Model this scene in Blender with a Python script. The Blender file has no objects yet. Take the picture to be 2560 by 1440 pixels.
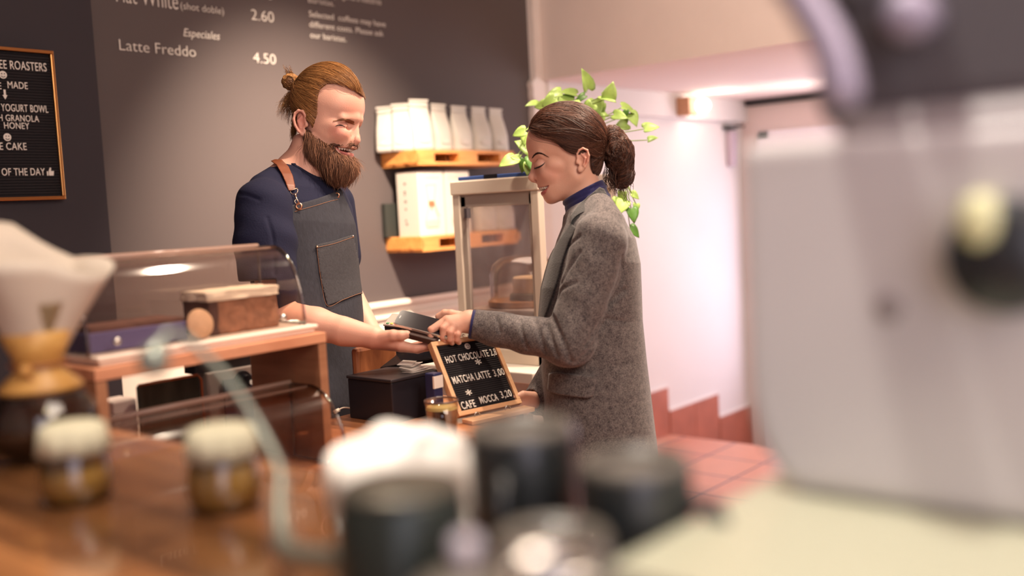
import bpy, bmesh, math, random
import numpy as np
from mathutils import Vector, Matrix, Euler
random.seed(7); RNG = np.random.default_rng(7)
S = bpy.context.scene
COL = S.collection
# ------------------------------------------------------------------ camera
FPX = 2508.0
TH, PITCH, ROLL = math.radians(40.2), math.radians(4.65), math.radians(2.9)
_fh = np.array([math.cos(TH), math.sin(TH), 0.0]); _r0 = np.array([math.sin(TH), -math.cos(TH), 0.0]); _z = np.array([0, 0, 1.0])
CF = _fh*math.cos(PITCH) - _z*math.sin(PITCH); _u0 = _fh*math.sin(PITCH) + _z*math.cos(PITCH)
CR = _r0*math.cos(ROLL) - _u0*math.sin(ROLL); CU = _u0*math.cos(ROLL) + _r0*math.sin(ROLL)
C0 = np.array([0, 0, 1.43])
cam_data = bpy.data.cameras.new('camera'); cam = bpy.data.objects.new('camera', cam_data); COL.objects.link(cam)
cam.matrix_world = Matrix(((CR[0], CU[0], -CF[0], C0[0]), (CR[1], CU[1], -CF[1], C0[1]), (CR[2], CU[2], -CF[2], C0[2]), (0, 0, 0, 1)))
cam_data.sensor_width = 36.0; cam_data.lens = FPX/2560*36; cam_data.clip_start = 0.02
cam_data.dof.use_dof = True; cam_data.dof.focus_distance = 2.58; cam_data.dof.aperture_fstop = 1.3; cam_data.dof.aperture_blades = 9
S.camera = cam
# ------------------------------------------------------------------ view + world
S.view_settings.view_transform = 'Standard'; S.view_settings.look = 'None'; S.view_settings.gamma = 1.0
S.view_settings.exposure = 0.13; S.view_settings.use_curve_mapping = False
W = bpy.data.worlds.new('world'); S.world = W; W.use_nodes = True
W.node_tree.nodes['Background'].inputs[0].default_value = (1.0, 0.86, 0.78, 1); W.node_tree.nodes['Background'].inputs[1].default_value = 0.30
S.cycles.use_denoising = True
S.cycles.max_bounces = 8; S.cycles.diffuse_bounces = 3; S.cycles.glossy_bounces = 3; S.cycles.transmission_bounces = 8; S.cycles.transparent_max_bounces = 16
S.cycles.caustics_reflective = False; S.cycles.caustics_refractive = False; S.cycles.sample_clamp_indirect = 4.0
def srgb(c):
    return tuple((x/12.92 if x <= 0.04045 else ((x+0.055)/1.055)**2.4) for x in [v/255.0 for v in c])
def light(kind, name, loc, to, energy, color, size=0.05, spot=60, blend=0.5, shape=None, sy=None):
    L = bpy.data.lights.new(name, kind); o = bpy.data.objects.new(name, L); COL.objects.link(o)
    o.location = loc; L.energy = energy; L.color = color
    d = Vector(to) - Vector(loc); o.rotation_euler = d.to_track_quat('-Z', 'Y').to_euler()
    if kind == 'AREA':
        L.size = size
        if sy: L.shape = 'RECTANGLE'; L.size_y = sy
    else: L.shadow_soft_size = size
    if kind == 'SPOT': L.spot_size = math.radians(spot); L.spot_blend = blend
    return o
WARM = (1.0, 0.80, 0.62); WARMW = (1.0, 0.84, 0.70); LILAC = (0.90, 0.85, 1.0); NEUT = (1.0, 0.93, 0.82)
light('SPOT', 'ceiling_spot_key', (2.2, 1.75, 3.0), (2.62, 3.19, 1.05), 760, WARM, 0.03, 54, 1.0)
light('SPOT', 'ceiling_spot_pay', (1.95, 1.35, 3.0), (1.72, 1.8, 1.2), 140, WARM, 0.04, 70, 0.7)
light('SPOT', 'ceiling_spot_back', (2.75, 1.05, 3.0), (2.05, 1.45, 1.3), 190, WARM, 0.04, 55, 0.6)
light('SPOT', 'ceiling_spot_case', (2.5, 2.3, 3.0), (2.45, 2.1, 1.2), 60, WARM, 0.04, 70, 0.7)
light('SPOT', 'ceiling_spot_bar', (0.55, 1.15, 3.0), (0.62, 1.1, 1.1), 50, WARM, 0.04, 70, 0.7)
light('SPOT', 'ceiling_spot_machine', (0.42, 0.55, 2.9), (0.6, 0.5, 1.1), 95, NEUT, 0.04, 60, 0.7)
light('SPOT', 'ceiling_spot_board', (1.0, 1.6, 3.0), (1.25, 3.0, 1.9), 8, WARM, 0.04, 70, 0.8)
light('AREA', 'front_fill', (0.9, -0.9, 2.95), (1.7, 1.5, 1.1), 80, WARMW, 1.6)  # unseen front fill added to light the people
light('SPOT', 'bulkhead_fill', (2.6, 0.9, 2.9), (4.06, 1.9, 2.45), 80, WARMW, 0.08, 80, 1.0)  # unseen spot added to brighten the bulkhead
light('AREA', 'stair_glow', (5.0, 1.5, 2.0), (5.0, 2.6, 0.9), 27, (1.0, 0.93, 0.86), 1.2)
light('AREA', 'street_daylight', (6.1, 1.9, 1.2), (4.6, 2.6, 0.9), 7, (0.93, 0.87, 0.97), 1.0, sy=1.6)
light('AREA', 'side_lilac_area', (-0.6, -1.2, 1.8), (0.75, 0.3, 1.3), 17, LILAC, 1.5)  # lilac area lamp behind the camera, aimed at the machine
# ------------------------------------------------------------------ measuring helpers (point of a plane seen along a direction)
def ray(px, py): return CF + (px-1280)/FPX*CR - (py-720)/FPX*CU
def on(ax, v, px, py):
    d = ray(px, py); t = (v-C0[ax])/d[ax]; return C0 + d*t
def P(px, py, d): return C0 + d*ray(px, py)
# ------------------------------------------------------------------ materials
MATS = {}
def mat(name, col, rough=0.5, metal=0.0, var=0.0, vscale=8.0, bump=0.0, bscale=60.0, spec=0.5, trans=0.0, ior=1.45, emit=None, estr=0.0, alpha=1.0, sss=0.0, coat=0.0, sheen=0.0, stretch=None, attr=None):
    if name in MATS: return MATS[name]
    m = bpy.data.materials.new(name); m.use_nodes = True; nt = m.node_tree; b = nt.nodes['Principled BSDF']
    c = srgb(col); b.inputs['Base Color'].default_value = (*c, 1)
    b.inputs['Roughness'].default_value = rough; b.inputs['Metallic'].default_value = metal
    b.inputs['Specular IOR Level'].default_value = spec; b.inputs['IOR'].default_value = ior
    b.inputs['Transmission Weight'].default_value = trans; b.inputs['Alpha'].default_value = alpha
    b.inputs['Coat Weight'].default_value = coat; b.inputs['Sheen Weight'].default_value = sheen
    if sss: b.inputs['Subsurface Weight'].default_value = sss; b.inputs['Subsurface Radius'].default_value = (0.012, 0.005, 0.003); b.inputs['Subsurface Scale'].default_value = 1.0
    if emit: b.inputs['Emission Color'].default_value = (*srgb(emit), 1); b.inputs['Emission Strength'].default_value = estr
    tc = nt.nodes.new('ShaderNodeTexCoord'); mp = nt.nodes.new('ShaderNodeMapping'); nt.links.new(tc.outputs['Object'], mp.inputs[0])
    if stretch: mp.inputs['Scale'].default_value = stretch
    if var:
        n = nt.nodes.new('ShaderNodeTexNoise'); n.inputs['Scale'].default_value = vscale; n.inputs['Detail'].default_value = 6; nt.links.new(mp.outputs[0], n.inputs[0])
        mx = nt.nodes.new('ShaderNodeMix'); mx.data_type = 'RGBA'; mx.blend_type = 'MIX'
        mx.inputs[6].default_value = (*[x*(1-var) for x in c], 1); mx.inputs[7].default_value = (*[min(1, x*(1+var)) for x in c], 1)
        mr = nt.nodes.new('ShaderNodeMapRange'); mr.inputs[1].default_value = .3; mr.inputs[2].default_value = .7; nt.links.new(n.outputs[0], mr.inputs[0]); nt.links.new(mr.outputs[0], mx.inputs[0])
        nt.links.new(mx.outputs[2], b.inputs['Base Color'])
    if attr:
        a = nt.nodes.new('ShaderNodeVertexColor'); a.layer_name = attr; nt.links.new(a.outputs[0], b.inputs['Base Color'])
    if bump:
        n2 = nt.nodes.new('ShaderNodeTexNoise'); n2.inputs['Scale'].default_value = bscale; n2.inputs['Detail'].default_value = 4; nt.links.new(mp.outputs[0], n2.inputs[0])
        bp = nt.nodes.new('ShaderNodeBump'); bp.inputs['Strength'].default_value = bump; bp.inputs['Distance'].default_value = 0.003
        nt.links.new(n2.outputs[0], bp.inputs['Height']); nt.links.new(bp.outputs[0], b.inputs['Normal'])
    MATS[name] = m; return m
def wood(name, a, b_, rough=0.45, scale=3.0, stretch=(1, 12, 12), plank=None, coat=0.0):
    if name in MATS: return MATS[name]
    m = bpy.data.materials.new(name); m.use_nodes = True; nt = m.node_tree; bs = nt.nodes['Principled BSDF']
    bs.inputs['Roughness'].default_value = rough; bs.inputs['Coat Weight'].default_value = coat
    tc = nt.nodes.new('ShaderNodeTexCoord'); mp = nt.nodes.new('ShaderNodeMapping'); mp.inputs['Scale'].default_value = stretch; nt.links.new(tc.outputs['Object'], mp.inputs[0])
    n = nt.nodes.new('ShaderNodeTexNoise'); n.inputs['Scale'].default_value = scale; n.inputs['Detail'].default_value = 8; n.inputs['Distortion'].default_value = 1.2; nt.links.new(mp.outputs[0], n.inputs[0])
    cr = nt.nodes.new('ShaderNodeValToRGB'); cr.color_ramp.elements[0].position = .32; cr.color_ramp.elements[1].position = .68
    cr.color_ramp.elements[0].color = (*srgb(a), 1); cr.color_ramp.elements[1].color = (*srgb(b_), 1); nt.links.new(n.outputs[0], cr.inputs[0])
    out = cr.outputs[0]
    if plank:  # (axis, width): whole boards of their own tone
        sx = nt.nodes.new('ShaderNodeSeparateXYZ'); nt.links.new(tc.outputs['Object'], sx.inputs[0])
        dv = nt.nodes.new('ShaderNodeMath'); dv.operation = 'DIVIDE'; dv.inputs[1].default_value = plank[1]; nt.links.new(sx.outputs[plank[0]], dv.inputs[0])
        fl = nt.nodes.new('ShaderNodeMath'); fl.operation = 'FLOOR'; nt.links.new(dv.outputs[0], fl.inputs[0])
        wn = nt.nodes.new('ShaderNodeTexWhiteNoise'); wn.noise_dimensions = '1D'; nt.links.new(fl.outputs[0], wn.inputs['W'])
        hs = nt.nodes.new('ShaderNodeHueSaturation'); mr = nt.nodes.new('ShaderNodeMapRange'); mr.inputs[3].default_value = .6; mr.inputs[4].default_value = 1.45
        nt.links.new(wn.outputs[0], mr.inputs[0]); nt.links.new(mr.outputs[0], hs.inputs['Value']); nt.links.new(out, hs.inputs['Color']); out = hs.outputs[0]
    nt.links.new(out, bs.inputs['Base Color']); MATS[name] = m; return m
def glass(name, tint=(255, 255, 255), rough=0.02, fac=0.1, glossy=None):
    """thin clear sheet: mostly lets light straight through, reflects by Fresnel"""
    if name in MATS: return MATS[name]
    m = bpy.data.materials.new(name); m.use_nodes = True; nt = m.node_tree; nt.nodes.clear()
    o = nt.nodes.new('ShaderNodeOutputMaterial'); t = nt.nodes.new('ShaderNodeBsdfTransparent'); g = nt.nodes.new('ShaderNodeBsdfGlossy'); mx = nt.nodes.new('ShaderNodeMixShader'); fr = nt.nodes.new('ShaderNodeLayerWeight')
    t.inputs[0].default_value = (*srgb(tint), 1); g.inputs['Roughness'].default_value = rough; fr.inputs[0].default_value = fac*2
    mr = nt.nodes.new('ShaderNodeMapRange'); mr.inputs[3].default_value = fac*.5; mr.inputs[4].default_value = min(1, fac*6); nt.links.new(fr.outputs['Fresnel'], mr.inputs[0])
    nt.links.new(mr.outputs[0], mx.inputs[0]); nt.links.new(t.outputs[0], mx.inputs[1]); nt.links.new(g.outputs[0], mx.inputs[2]); nt.links.new(mx.outputs[0], o.inputs[0])
    MATS[name] = m; return m
def hazy(name, tint, haze, fac=0.08):
    """clear sheet with a pale uneven haze mixed in to lighten it"""
    if name in MATS: return MATS[name]
    m = glass(name, tint, 0.05, fac); nt = m.node_tree; o = [n for n in nt.nodes if n.type == 'OUTPUT_MATERIAL'][0]
    mx0 = o.inputs[0].links[0].from_node; d = nt.nodes.new('ShaderNodeBsdfDiffuse'); d.inputs[0].default_value = (*srgb((215, 205, 205)), 1); mx = nt.nodes.new('ShaderNodeMixShader')
    tc = nt.nodes.new('ShaderNodeTexCoord'); n = nt.nodes.new('ShaderNodeTexNoise'); n.inputs['Scale'].default_value = 7; nt.links.new(tc.outputs['Object'], n.inputs[0])
    mr = nt.nodes.new('ShaderNodeMapRange'); mr.inputs[1].default_value = .3; mr.inputs[2].default_value = .7; mr.inputs[3].default_value = haze*.5; mr.inputs[4].default_value = haze*1.4; nt.links.new(n.outputs[0], mr.inputs[0])
    nt.links.new(mr.outputs[0], mx.inputs[0]); nt.links.new(mx0.outputs[0], mx.inputs[1]); nt.links.new(d.outputs[0], mx.inputs[2]); nt.links.new(mx.outputs[0], o.inputs[0]); return m
# ------------------------------------------------------------------ mesh helpers
def obj(name, bm_or_me, m=None, parent=None, smooth=False, bevel=0.0, kind=None, seg=2):
    if isinstance(bm_or_me, bmesh.types.BMesh):
        bm = bm_or_me; bmesh.ops.recalc_face_normals(bm, faces=bm.faces); me = bpy.data.meshes.new(name); bm.to_mesh(me); bm.free()
    else: me = bm_or_me
    o = bpy.data.objects.new(name, me); COL.objects.link(o)
    if m:
        for mm in (m if isinstance(m, (list, tuple)) else [m]): me.materials.append(mm)
    if parent is not None:
        o.parent = parent
        mp = parent
        M = Matrix.Identity(4)
        while mp is not None: M = mp.matrix_basis @ M; mp = mp.parent
        o.matrix_basis = M.inverted()     # geometry is given in world coordinates
    if smooth: me.polygons.foreach_set('use_smooth', [True]*len(me.polygons))
    if bevel:
        b = o.modifiers.new('bevel', 'BEVEL'); b.width = bevel; b.segments = seg; b.limit_method = 'ANGLE'; b.angle_limit = 0.6
    if kind: o['kind'] = kind
    return o
def local(o): o.matrix_basis = Matrix.Identity(4); return o      # geometry given in the parent's own frame
def tag(o, label, cat, group=None, kind=None):
    o['label'] = label; o['category'] = cat
    if group: o['group'] = group
    if kind: o['kind'] = kind
    return o
def empty(name, loc, label, cat, rot=(0, 0, 0), group=None):
    o = bpy.data.objects.new(name, None); COL.objects.link(o); o.location = Vector(loc); o.rotation_euler = rot; o.empty_display_size = .05
    return tag(o, label, cat, group)
def B(): return bmesh.new()
def box(bm, lo, hi, M=None):
    lo = Vector(lo); hi = Vector(hi); c = (lo+hi)/2; s = hi-lo
    T = Matrix.Translation(c) @ Matrix.Diagonal((abs(s.x), abs(s.y), abs(s.z), 1))
    bmesh.ops.create_cube(bm, size=1.0, matrix=(M @ T) if M else T); return bm
def boxb(lo, hi, M=None): return box(B(), lo, hi, M)
def lathe(bm, prof, n=32, c=(0, 0, 0), M=None, close=False):
    """prof: list of (radius, z)"""
    rings = []
    for r, z in prof:
        if r < 1e-6: rings.append([bm.verts.new((c[0], c[1], c[2]+z))])
        else: rings.append([bm.verts.new((c[0]+r*math.cos(2*math.pi*i/n), c[1]+r*math.sin(2*math.pi*i/n), c[2]+z)) for i in range(n)])
    vs = [v for r in rings for v in r]
    for a, b in zip(rings, rings[1:] + ([rings[0]] if close else [])):
        for i in range(n):
            j = (i+1) % n
            q = [a[i % len(a)], a[j % len(a)], b[j % len(b)], b[i % len(b)]]; q = list(dict.fromkeys(q))
            if len(q) > 2: bm.faces.new(q)
    if M: bmesh.ops.transform(bm, matrix=M, verts=vs)
    return bm
def tube(bm, pts, r, n=8, caps=True):
    pts = [Vector(p) for p in pts]; rr = r if isinstance(r, (list, tuple)) else [r]*len(pts)
    t0 = (pts[1]-pts[0]).normalized(); up = Vector((0, 0, 1)) if abs(t0.z) < .9 else Vector((1, 0, 0)); nv = t0.cross(up).normalized(); rings = []
    for i, p in enumerate(pts):
        t = (pts[min(i+1, len(pts)-1)]-pts[max(i-1, 0)]).normalized(); nv = (nv - t*nv.dot(t)).normalized(); b = t.cross(nv)
        rings.append([bm.verts.new(p + (nv*math.cos(2*math.pi*k/n) + b*math.sin(2*math.pi*k/n))*rr[i]) for k in range(n)])
    for a, b in zip(rings, rings[1:]):
        for k in range(n): bm.faces.new((a[k], a[(k+1) % n], b[(k+1) % n], b[k]))
    if caps: bm.faces.new(rings[0][::-1]); bm.faces.new(rings[-1])
    return bm
def spline(pts, n=8):
    """Catmull-Rom through pts"""
    p = [np.array(q, float) for q in pts]; p = [2*p[0]-p[1]] + p + [2*p[-1]-p[-2]]; out = []
    for i in range(1, len(p)-2):
        for k in range(n):
            t = k/n; out.append(.5*((2*p[i]) + (-p[i-1]+p[i+1])*t + (2*p[i-1]-5*p[i]+4*p[i+1]-p[i+2])*t*t + (-p[i-1]+3*p[i]-3*p[i+1]+p[i+2])*t**3))
    out.append(p[-2]); return out
def prism(bm, poly, axis, a, b):
    """poly in the two other axes, extruded along axis from a to b"""
    def mk(u, v, w):
        c = [0, 0, 0]; o = [i for i in range(3) if i != axis]; c[o[0]] = u; c[o[1]] = v; c[axis] = w; return bm.verts.new(c)
    A = [mk(u, v, a) for u, v in poly]; Bv = [mk(u, v, b) for u, v in poly]
    bm.faces.new(A); bm.faces.new(Bv[::-1]); n = len(poly)
    for i in range(n): bm.faces.new((A[i], Bv[i], Bv[(i+1) % n], A[(i+1) % n]))
    return bm
def ball(bm, c, r, n=16, sc=(1, 1, 1), M=None):
    T = Matrix.Translation(c) @ Matrix.Diagonal((sc[0]*r, sc[1]*r, sc[2]*r, 1))
    bmesh.ops.create_uvsphere(bm, u_segments=n, v_segments=max(6, n//2), radius=1, matrix=(M @ T) if M else T); return bm
FONT = None
def text_mesh(name, s, h, m, parent, origin, xdir, ydir, depth=0.0008, shear=0.0, spacing=1.0, align='LEFT', xs=1.0, bold=0.0):
    """flat lettering of cap height h whose baseline starts at origin and runs along xdir"""
    cu = bpy.data.curves.new(name, 'FONT'); cu.body = s; cu.size = h/0.70; cu.extrude = depth/2; cu.shear = shear; cu.space_character = spacing; cu.align_x = align; cu.offset = bold*h; cu.resolution_u = 4
    o = bpy.data.objects.new(name, cu); COL.objects.link(o); dg = bpy.context.evaluated_depsgraph_get(); dg.update()
    me = bpy.data.meshes.new_from_object(o.evaluated_get(dg)); bpy.data.objects.remove(o)
    X = Vector(xdir).normalized(); Yv = Vector(ydir).normalized(); Z = X.cross(Yv)
    M = Matrix(((X.x*xs, Yv.x, Z.x, origin[0]), (X.y*xs, Yv.y, Z.y, origin[1]), (X.z*xs, Yv.z, Z.z, origin[2]), (0, 0, 0, 1)))
    me.transform(M); me.name = name; me.materials.clear(); return obj(name, me, m, parent)
def copy_tree(o, parent=None, loc=None, rz=None):
    c = o.copy(); COL.objects.link(c)
    if parent is not None: c.parent = parent
    if loc is not None: c.location = loc
    if rz is not None: c.rotation_euler.z = rz
    for ch in list(o.children): copy_tree(ch, c)
    return c
# ================================================================== THE ROOM
YW = 3.19; ST = 'structure'
M_dark = mat('wall_paint_brown_grey', (88, 78, 77), 0.72, var=0.04, vscale=1.5, bump=.05, bscale=90)
M_black = mat('wall_paint_charcoal', (46, 40, 46), 0.7)
M_white = mat('plaster_white', (228, 220, 217), 0.8, var=0.02, vscale=2, bump=.08, bscale=40)
M_ceil = mat('plaster_ceiling', (228, 212, 204), 0.85, var=0.02)
M_stone = mat('rough_plaster', (226, 214, 208), 0.9, var=0.05, bump=.8, bscale=30)
M_wains = mat('wainscot_white', (238, 226, 212), 0.5)
obj('wall_back', boxb((-1.6, YW, 1.05), (4.00, YW+.12, 3.2)), M_dark, kind=ST)
wl = obj('wall_back_lower', boxb((-1.6, YW, 0), (4.00, YW+.12, 1.05)), M_wains, kind=ST)
tb = B(); box(tb, (1.66, YW-.028, 1.030), (4.0, YW, 1.052)); box(tb, (1.66, YW-.014, .975), (4.0, YW, .99)); obj('trim_1', tb, mat('trim_white', (246, 236, 222), .4), kind=ST, bevel=.003)
obj('wall_pier', boxb((-1.6, YW-.10, 0), (1.655, YW, 3.2)), M_black, kind=ST)
# rough white column at the end of the dark wall
bm = B(); bmesh.ops.create_grid(bm, x_segments=10, y_segments=90, size=1)
bm.free(); bm = B(); n = 110; prev = None
for i in range(n+1):
    z = .0+3.2*i/n; e = (random.random()-.5)*.014 if z < 2.05 else 0; x0 = (3.975 if z < 2.05 else 4.0)+e
    row = [bm.verts.new((x0, YW+.02, z)), bm.verts.new((x0+.006, YW-.03, z)), bm.verts.new((4.09, YW-.03, z)), bm.verts.new((4.09, YW+.02, z))]
    if prev:
        for k in range(3): bm.faces.new((prev[k], prev[k+1], row[k+1], row[k]))
    prev = row
obj('trim_2', bm, M_stone, kind=ST)
obj('wall_right', boxb((4.0, YW, -1.2), (6.3, YW+.12, 3.2)), M_white, kind=ST)
obj('trim_3', boxb((4.09, YW-.045, 1.912), (6.27, YW, 2.06)), M_white, kind=ST, bevel=.004)
obj('wall_end', boxb((6.27, -2.6, -1.2), (6.4, YW+.12, 3.2)), mat('plaster_end', (228, 208, 204), .8), kind=ST)
obj('wall_bulkhead', boxb((4.06, -2.6, 2.055), (4.22, YW, 3.2)), M_ceil, kind=ST)
obj('ceiling_stair', boxb((4.22, -2.6, 2.055), (6.4, YW, 2.12)), mat('plaster_low_ceiling', (230, 214, 208), .85), kind=ST)
obj('ceiling', boxb((-1.6, -2.6, 3.2), (6.4, YW+.12, 3.3)), M_ceil, kind=ST)
obj('wall_left', boxb((-1.72, -2.6, 0), (-1.6, YW+.12, 3.2)), M_white, kind=ST)
obj('wall_front', boxb((-1.6, -2.72, 0), (6.4, -2.6, 3.2)), M_white, kind=ST)
# terracotta tile material with dark joints
def tiles(name, a, b_, w, off, jw=.006, joint=(92, 78, 92), rough=.35):
    m = bpy.data.materials.new(name); m.use_nodes = True; nt = m.node_tree; bs = nt.nodes['Principled BSDF']; bs.inputs['Roughness'].default_value = rough
    tc = nt.nodes.new('ShaderNodeTexCoord'); mp = nt.nodes.new('ShaderNodeMapping'); mp.inputs['Location'].default_value = off; nt.links.new(tc.outputs['Object'], mp.inputs[0])
    br = nt.nodes.new('ShaderNodeTexBrick'); br.offset = 0; br.inputs['Scale'].default_value = 1; br.inputs['Brick Width'].default_value = w; br.inputs['Row Height'].default_value = w; br.inputs['Mortar Size'].default_value = jw; br.inputs['Mortar Smooth'].default_value = .2
    br.inputs['Color1'].default_value = (*srgb(a), 1); br.inputs['Color2'].default_value = (*srgb(b_), 1); br.inputs['Mortar'].default_value = (*srgb(joint), 1); nt.links.new(mp.outputs[0], br.inputs[0])
    n = nt.nodes.new('ShaderNodeTexNoise'); n.inputs['Scale'].default_value = 9; n.inputs['Detail'].default_value = 5; nt.links.new(tc.outputs['Object'], n.inputs[0])
    mx = nt.nodes.new('ShaderNodeMix'); mx.data_type = 'RGBA'; mx.blend_type = 'MULTIPLY'; mx.inputs[0].default_value = .16; nt.links.new(br.outputs[0], mx.inputs[6]); nt.links.new(n.outputs[0], mx.inputs[7])
    nt.links.new(mx.outputs[2], bs.inputs['Base Color']); return m
M_floor = tiles('terracotta_floor', (216, 142, 118), (226, 156, 128), .335, (-.49, -.39, 0))
obj('floor', boxb((-1.6, -2.6, -.1), (5.18, YW, 0)), M_floor, kind=ST)
bm = B()
for i in range(5): box(bm, (5.18+.28*i, -2.6, -.27-.17*i), (5.18+.28*(i+1)+.02, YW, -.17-.17*i))
obj('floor_stairs', bm, M_floor, kind=ST)
M_skirt = mat('terracotta_skirting', (178, 106, 86), .4, var=.14, vscale=6)
M_cap = mat('skirting_highlight', (236, 222, 216), .6)  # highlight line above the tiles, put in as a pale strip
bm = B(); bc = B()
def sk(x0, x1, zt, zb):
    nx = max(1, round((x1-x0)/.31)); w = (x1-x0)/nx
    for i in range(nx): box(bm, (x0+i*w+.002, YW-.012, zb), (x0+(i+1)*w-.002, YW, zt))
    box(bc, (x0, YW-.013, zt), (x1, YW, zt+.012))
sk(4.09, 5.18, .29, 0); sk(5.19, 5.80, .14, -.35); sk(5.81, 6.27, -.02, -.6)
obj('baseboard_right', bm, M_skirt, kind=ST, bevel=.002); obj('baseboard_right_highlight', bc, M_cap, kind=ST)
# street door in the end wall: bright glazed leaf
bm = B(); box(bm, (6.235, 1.75, -.85), (6.27, 3.02, 1.80)); box(bm, (6.23, 2.98, -.85), (6.27, 3.06, 1.84)); box(bm, (6.23, 1.7, 1.78), (6.27, 3.06, 1.84))
d1 = obj('door_1', bm, mat('door_paint', (236, 226, 236), .5), kind=ST, bevel=.004)
obj('door_pane', boxb((6.225, 1.9, .2), (6.234, 2.93, 1.55)), mat('daylit_glass', (240, 236, 255), .3, emit=(236, 228, 255), estr=3.0), d1)
# ceiling track bar in front of the end wall
p = on(0, 6.2, 1862, 258)
tr = tag(obj('curtain_track', boxb((6.20, .9, p[2]-.02), (6.265, p[1], p[2]+.045)), mat('black_metal', (30, 26, 30), .5), bevel=.003), 'black horizontal track mounted high on the far stairwell wall', 'track')
# door closer / intercom hanging in the corner
q = on(1, YW-.03, 1828, 316)
dc = empty('wall_intercom', (q[0], YW-.03, q[2]-.1), 'small pale handset box with dark bracket on the stairwell wall corner', 'intercom')
obj('bracket', box(box(B(), (q[0]-.07, YW-.05, q[2]-.02), (q[0]+.04, YW-.001, q[2]+.0)), (q[0]+.03, YW-.06, q[2]-.005), (q[0]+.13, YW-.04, q[2]+.008)), mat('black_metal', (30, 26, 30)), dc, bevel=.002)
obj('handset', boxb((q[0]-.03, YW-.045, q[2]-.26), (q[0]+.05, YW-.001, q[2]-.03)), mat('handset_plastic', (196, 178, 190), .4), dc, bevel=.008)
# wall sconce: wooden cube holding a glowing globe
q = on(1, YW-.10, 1722, 266)
sc = empty('wall_sconce', (q[0], YW-.045, q[2]), 'wooden cube wall lamp with a glowing round globe on white wall', 'wall lamp')
obj('wooden_cube', boxb((q[0]-.055, YW-.135, q[2]-.055), (q[0]+.045, YW-.046, q[2]+.055)), wood('sconce_wood', (190, 138, 104), (214, 164, 124)), sc, bevel=.004)
gb = B(); ball(gb, (q[0]+.055, YW-.165, q[2]), .041, 24); obj('globe', gb, mat('lit_globe', (255, 244, 226), .4, emit=(255, 236, 205), estr=9.0), sc, smooth=True)
light('POINT', 'sconce_bulb', (q[0]+.12, YW-.26, q[2]+.02), (q[0], 0, 0), 2.2, WARMW, 0.05)
light('SPOT', 'stair_uplight', (5.65, 2.45, 1.70), (5.65, 2.55, 2.06), 5.5, WARMW, 0.05, 115, .9)
# ------------------------------------------------------------------ menu lettering on the dark wall
M_let = mat('lettering_white', (226, 218, 208), .6)
M_lw = M_let
mn = empty('menu_lettering', (2.5, YW-.002, 1.9), 'white menu names, prices and notes painted on the dark wall', 'lettering')
XA, ZA = (1, 0, 0), (0, 0, 1)
def wtext(name, s, p0, p1, capy, **k):
    """baseline from pixel-measured start p0 to end p1 on the wall, cap height from pixel row capy at the start"""
    a = on(1, YW-.002, *p0); b = on(1, YW-.002, *p1); t = on(1, YW-.002, p0[0], capy); h = t[2]-a[2]
    zl = a[2]
    k.setdefault('bold', -.014); o = text_mesh(name, s, h, M_let, mn, (0, 0, 0), XA, ZA, **k)
    xs = [v.co.x for v in o.data.vertices]; w = max(xs)-min(xs); f = (b[0]-a[0])/w
    o.data.transform(Matrix.Translation((a[0]-min(xs)*f, YW-.002, zl)) @ Matrix.Diagonal((f, 1, 1, 1))); return o
wtext('item_name', 'Flat White', (291, 4), (446, 24), -42)
wtext('item_note', '(shot doble)', (452, 22), (560, 36), 4)
wtext('price', '2.50', (627, -8), (683, 4), -34)
wtext('price', '2.60', (629, 49), (685, 53), 22)
wtext('heading', 'Especiales', (459, 90), (550, 98), 70, shear=.25, bold=.002)
wtext('item_name', 'Latte Freddo', (299, 125), (490, 140), 97)
wtext('price', '4.50', (634, 156), (690, 160), 130)
wtext('note', 'Por favor pregunta a nuestros', (771, -17), (953, 11), -34)
wtext('note', 'Baristas.', (771, 6), (836, 16), -9)
wtext('note', 'Selected  coffees may have', (773, 41), (964, 68), 26, bold=.002)
wtext('note', 'different costs. Please ask', (774, 67), (959, 92), 52, bold=.002)
wtext('note', 'our baristas.', (776, 94), (866, 104), 79, bold=.002)
# ------------------------------------------------------------------ framed letter board on the pier
YL = YW-.128
a = on(1, YL, 0, 118); b_ = on(1, YL, 160, 498); tr_ = on(1, YL, 135, 128)
LX1 = (b_[0]+tr_[0])/2; LZ0, LZ1 = b_[2], tr_[2]; LX0 = LX1-.52
M_gold = mat('brass_frame', (206, 150, 92), .28, metal=1.0); M_felt = mat('black_felt', (30, 25, 28), .9)
lb = empty('letter_board', ((LX0+LX1)/2, YL+.02, LZ0), 'large black letter board in a thin gold frame on the dark wall', 'letter board')
bm = B(); fw = .010
box(bm, (LX0, YL-.006, LZ0), (LX1, YL+.027, LZ0+fw)); box(bm, (LX0, YL-.006, LZ1-fw), (LX1, YL+.027, LZ1)); box(bm, (LX0, YL-.006, LZ0+fw), (LX0+fw, YL+.027, LZ1-fw)); box(bm, (LX1-fw, YL-.006, LZ0+fw), (LX1, YL+.027, LZ1-fw))
obj('frame', bm, M_gold, lb, bevel=.002)
def ridged(x0, x1, z0, z1, y, pitch, d):
    bm = B(); n = int((z1-z0)/pitch); vs = []
    for i in range(n):
        z = z0+i*pitch
        for dz, dy in ((0, 0), (pitch*.62, 0), (pitch*.7, d), (pitch*.95, d)): vs.append((z+dz, y+dy))
    vs.append((z0+n*pitch, y)); L = [(bm.verts.new((x0, yy, zz)), bm.verts.new((x1, yy, zz))) for zz, yy in vs]
    for p_, q_ in zip(L, L[1:]): bm.faces.new((p_[0], p_[1], q_[1], q_[0]))
    box(bm, (x0, y+d+.001, z0), (x1, y+d+.006, z1)); return bm
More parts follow.
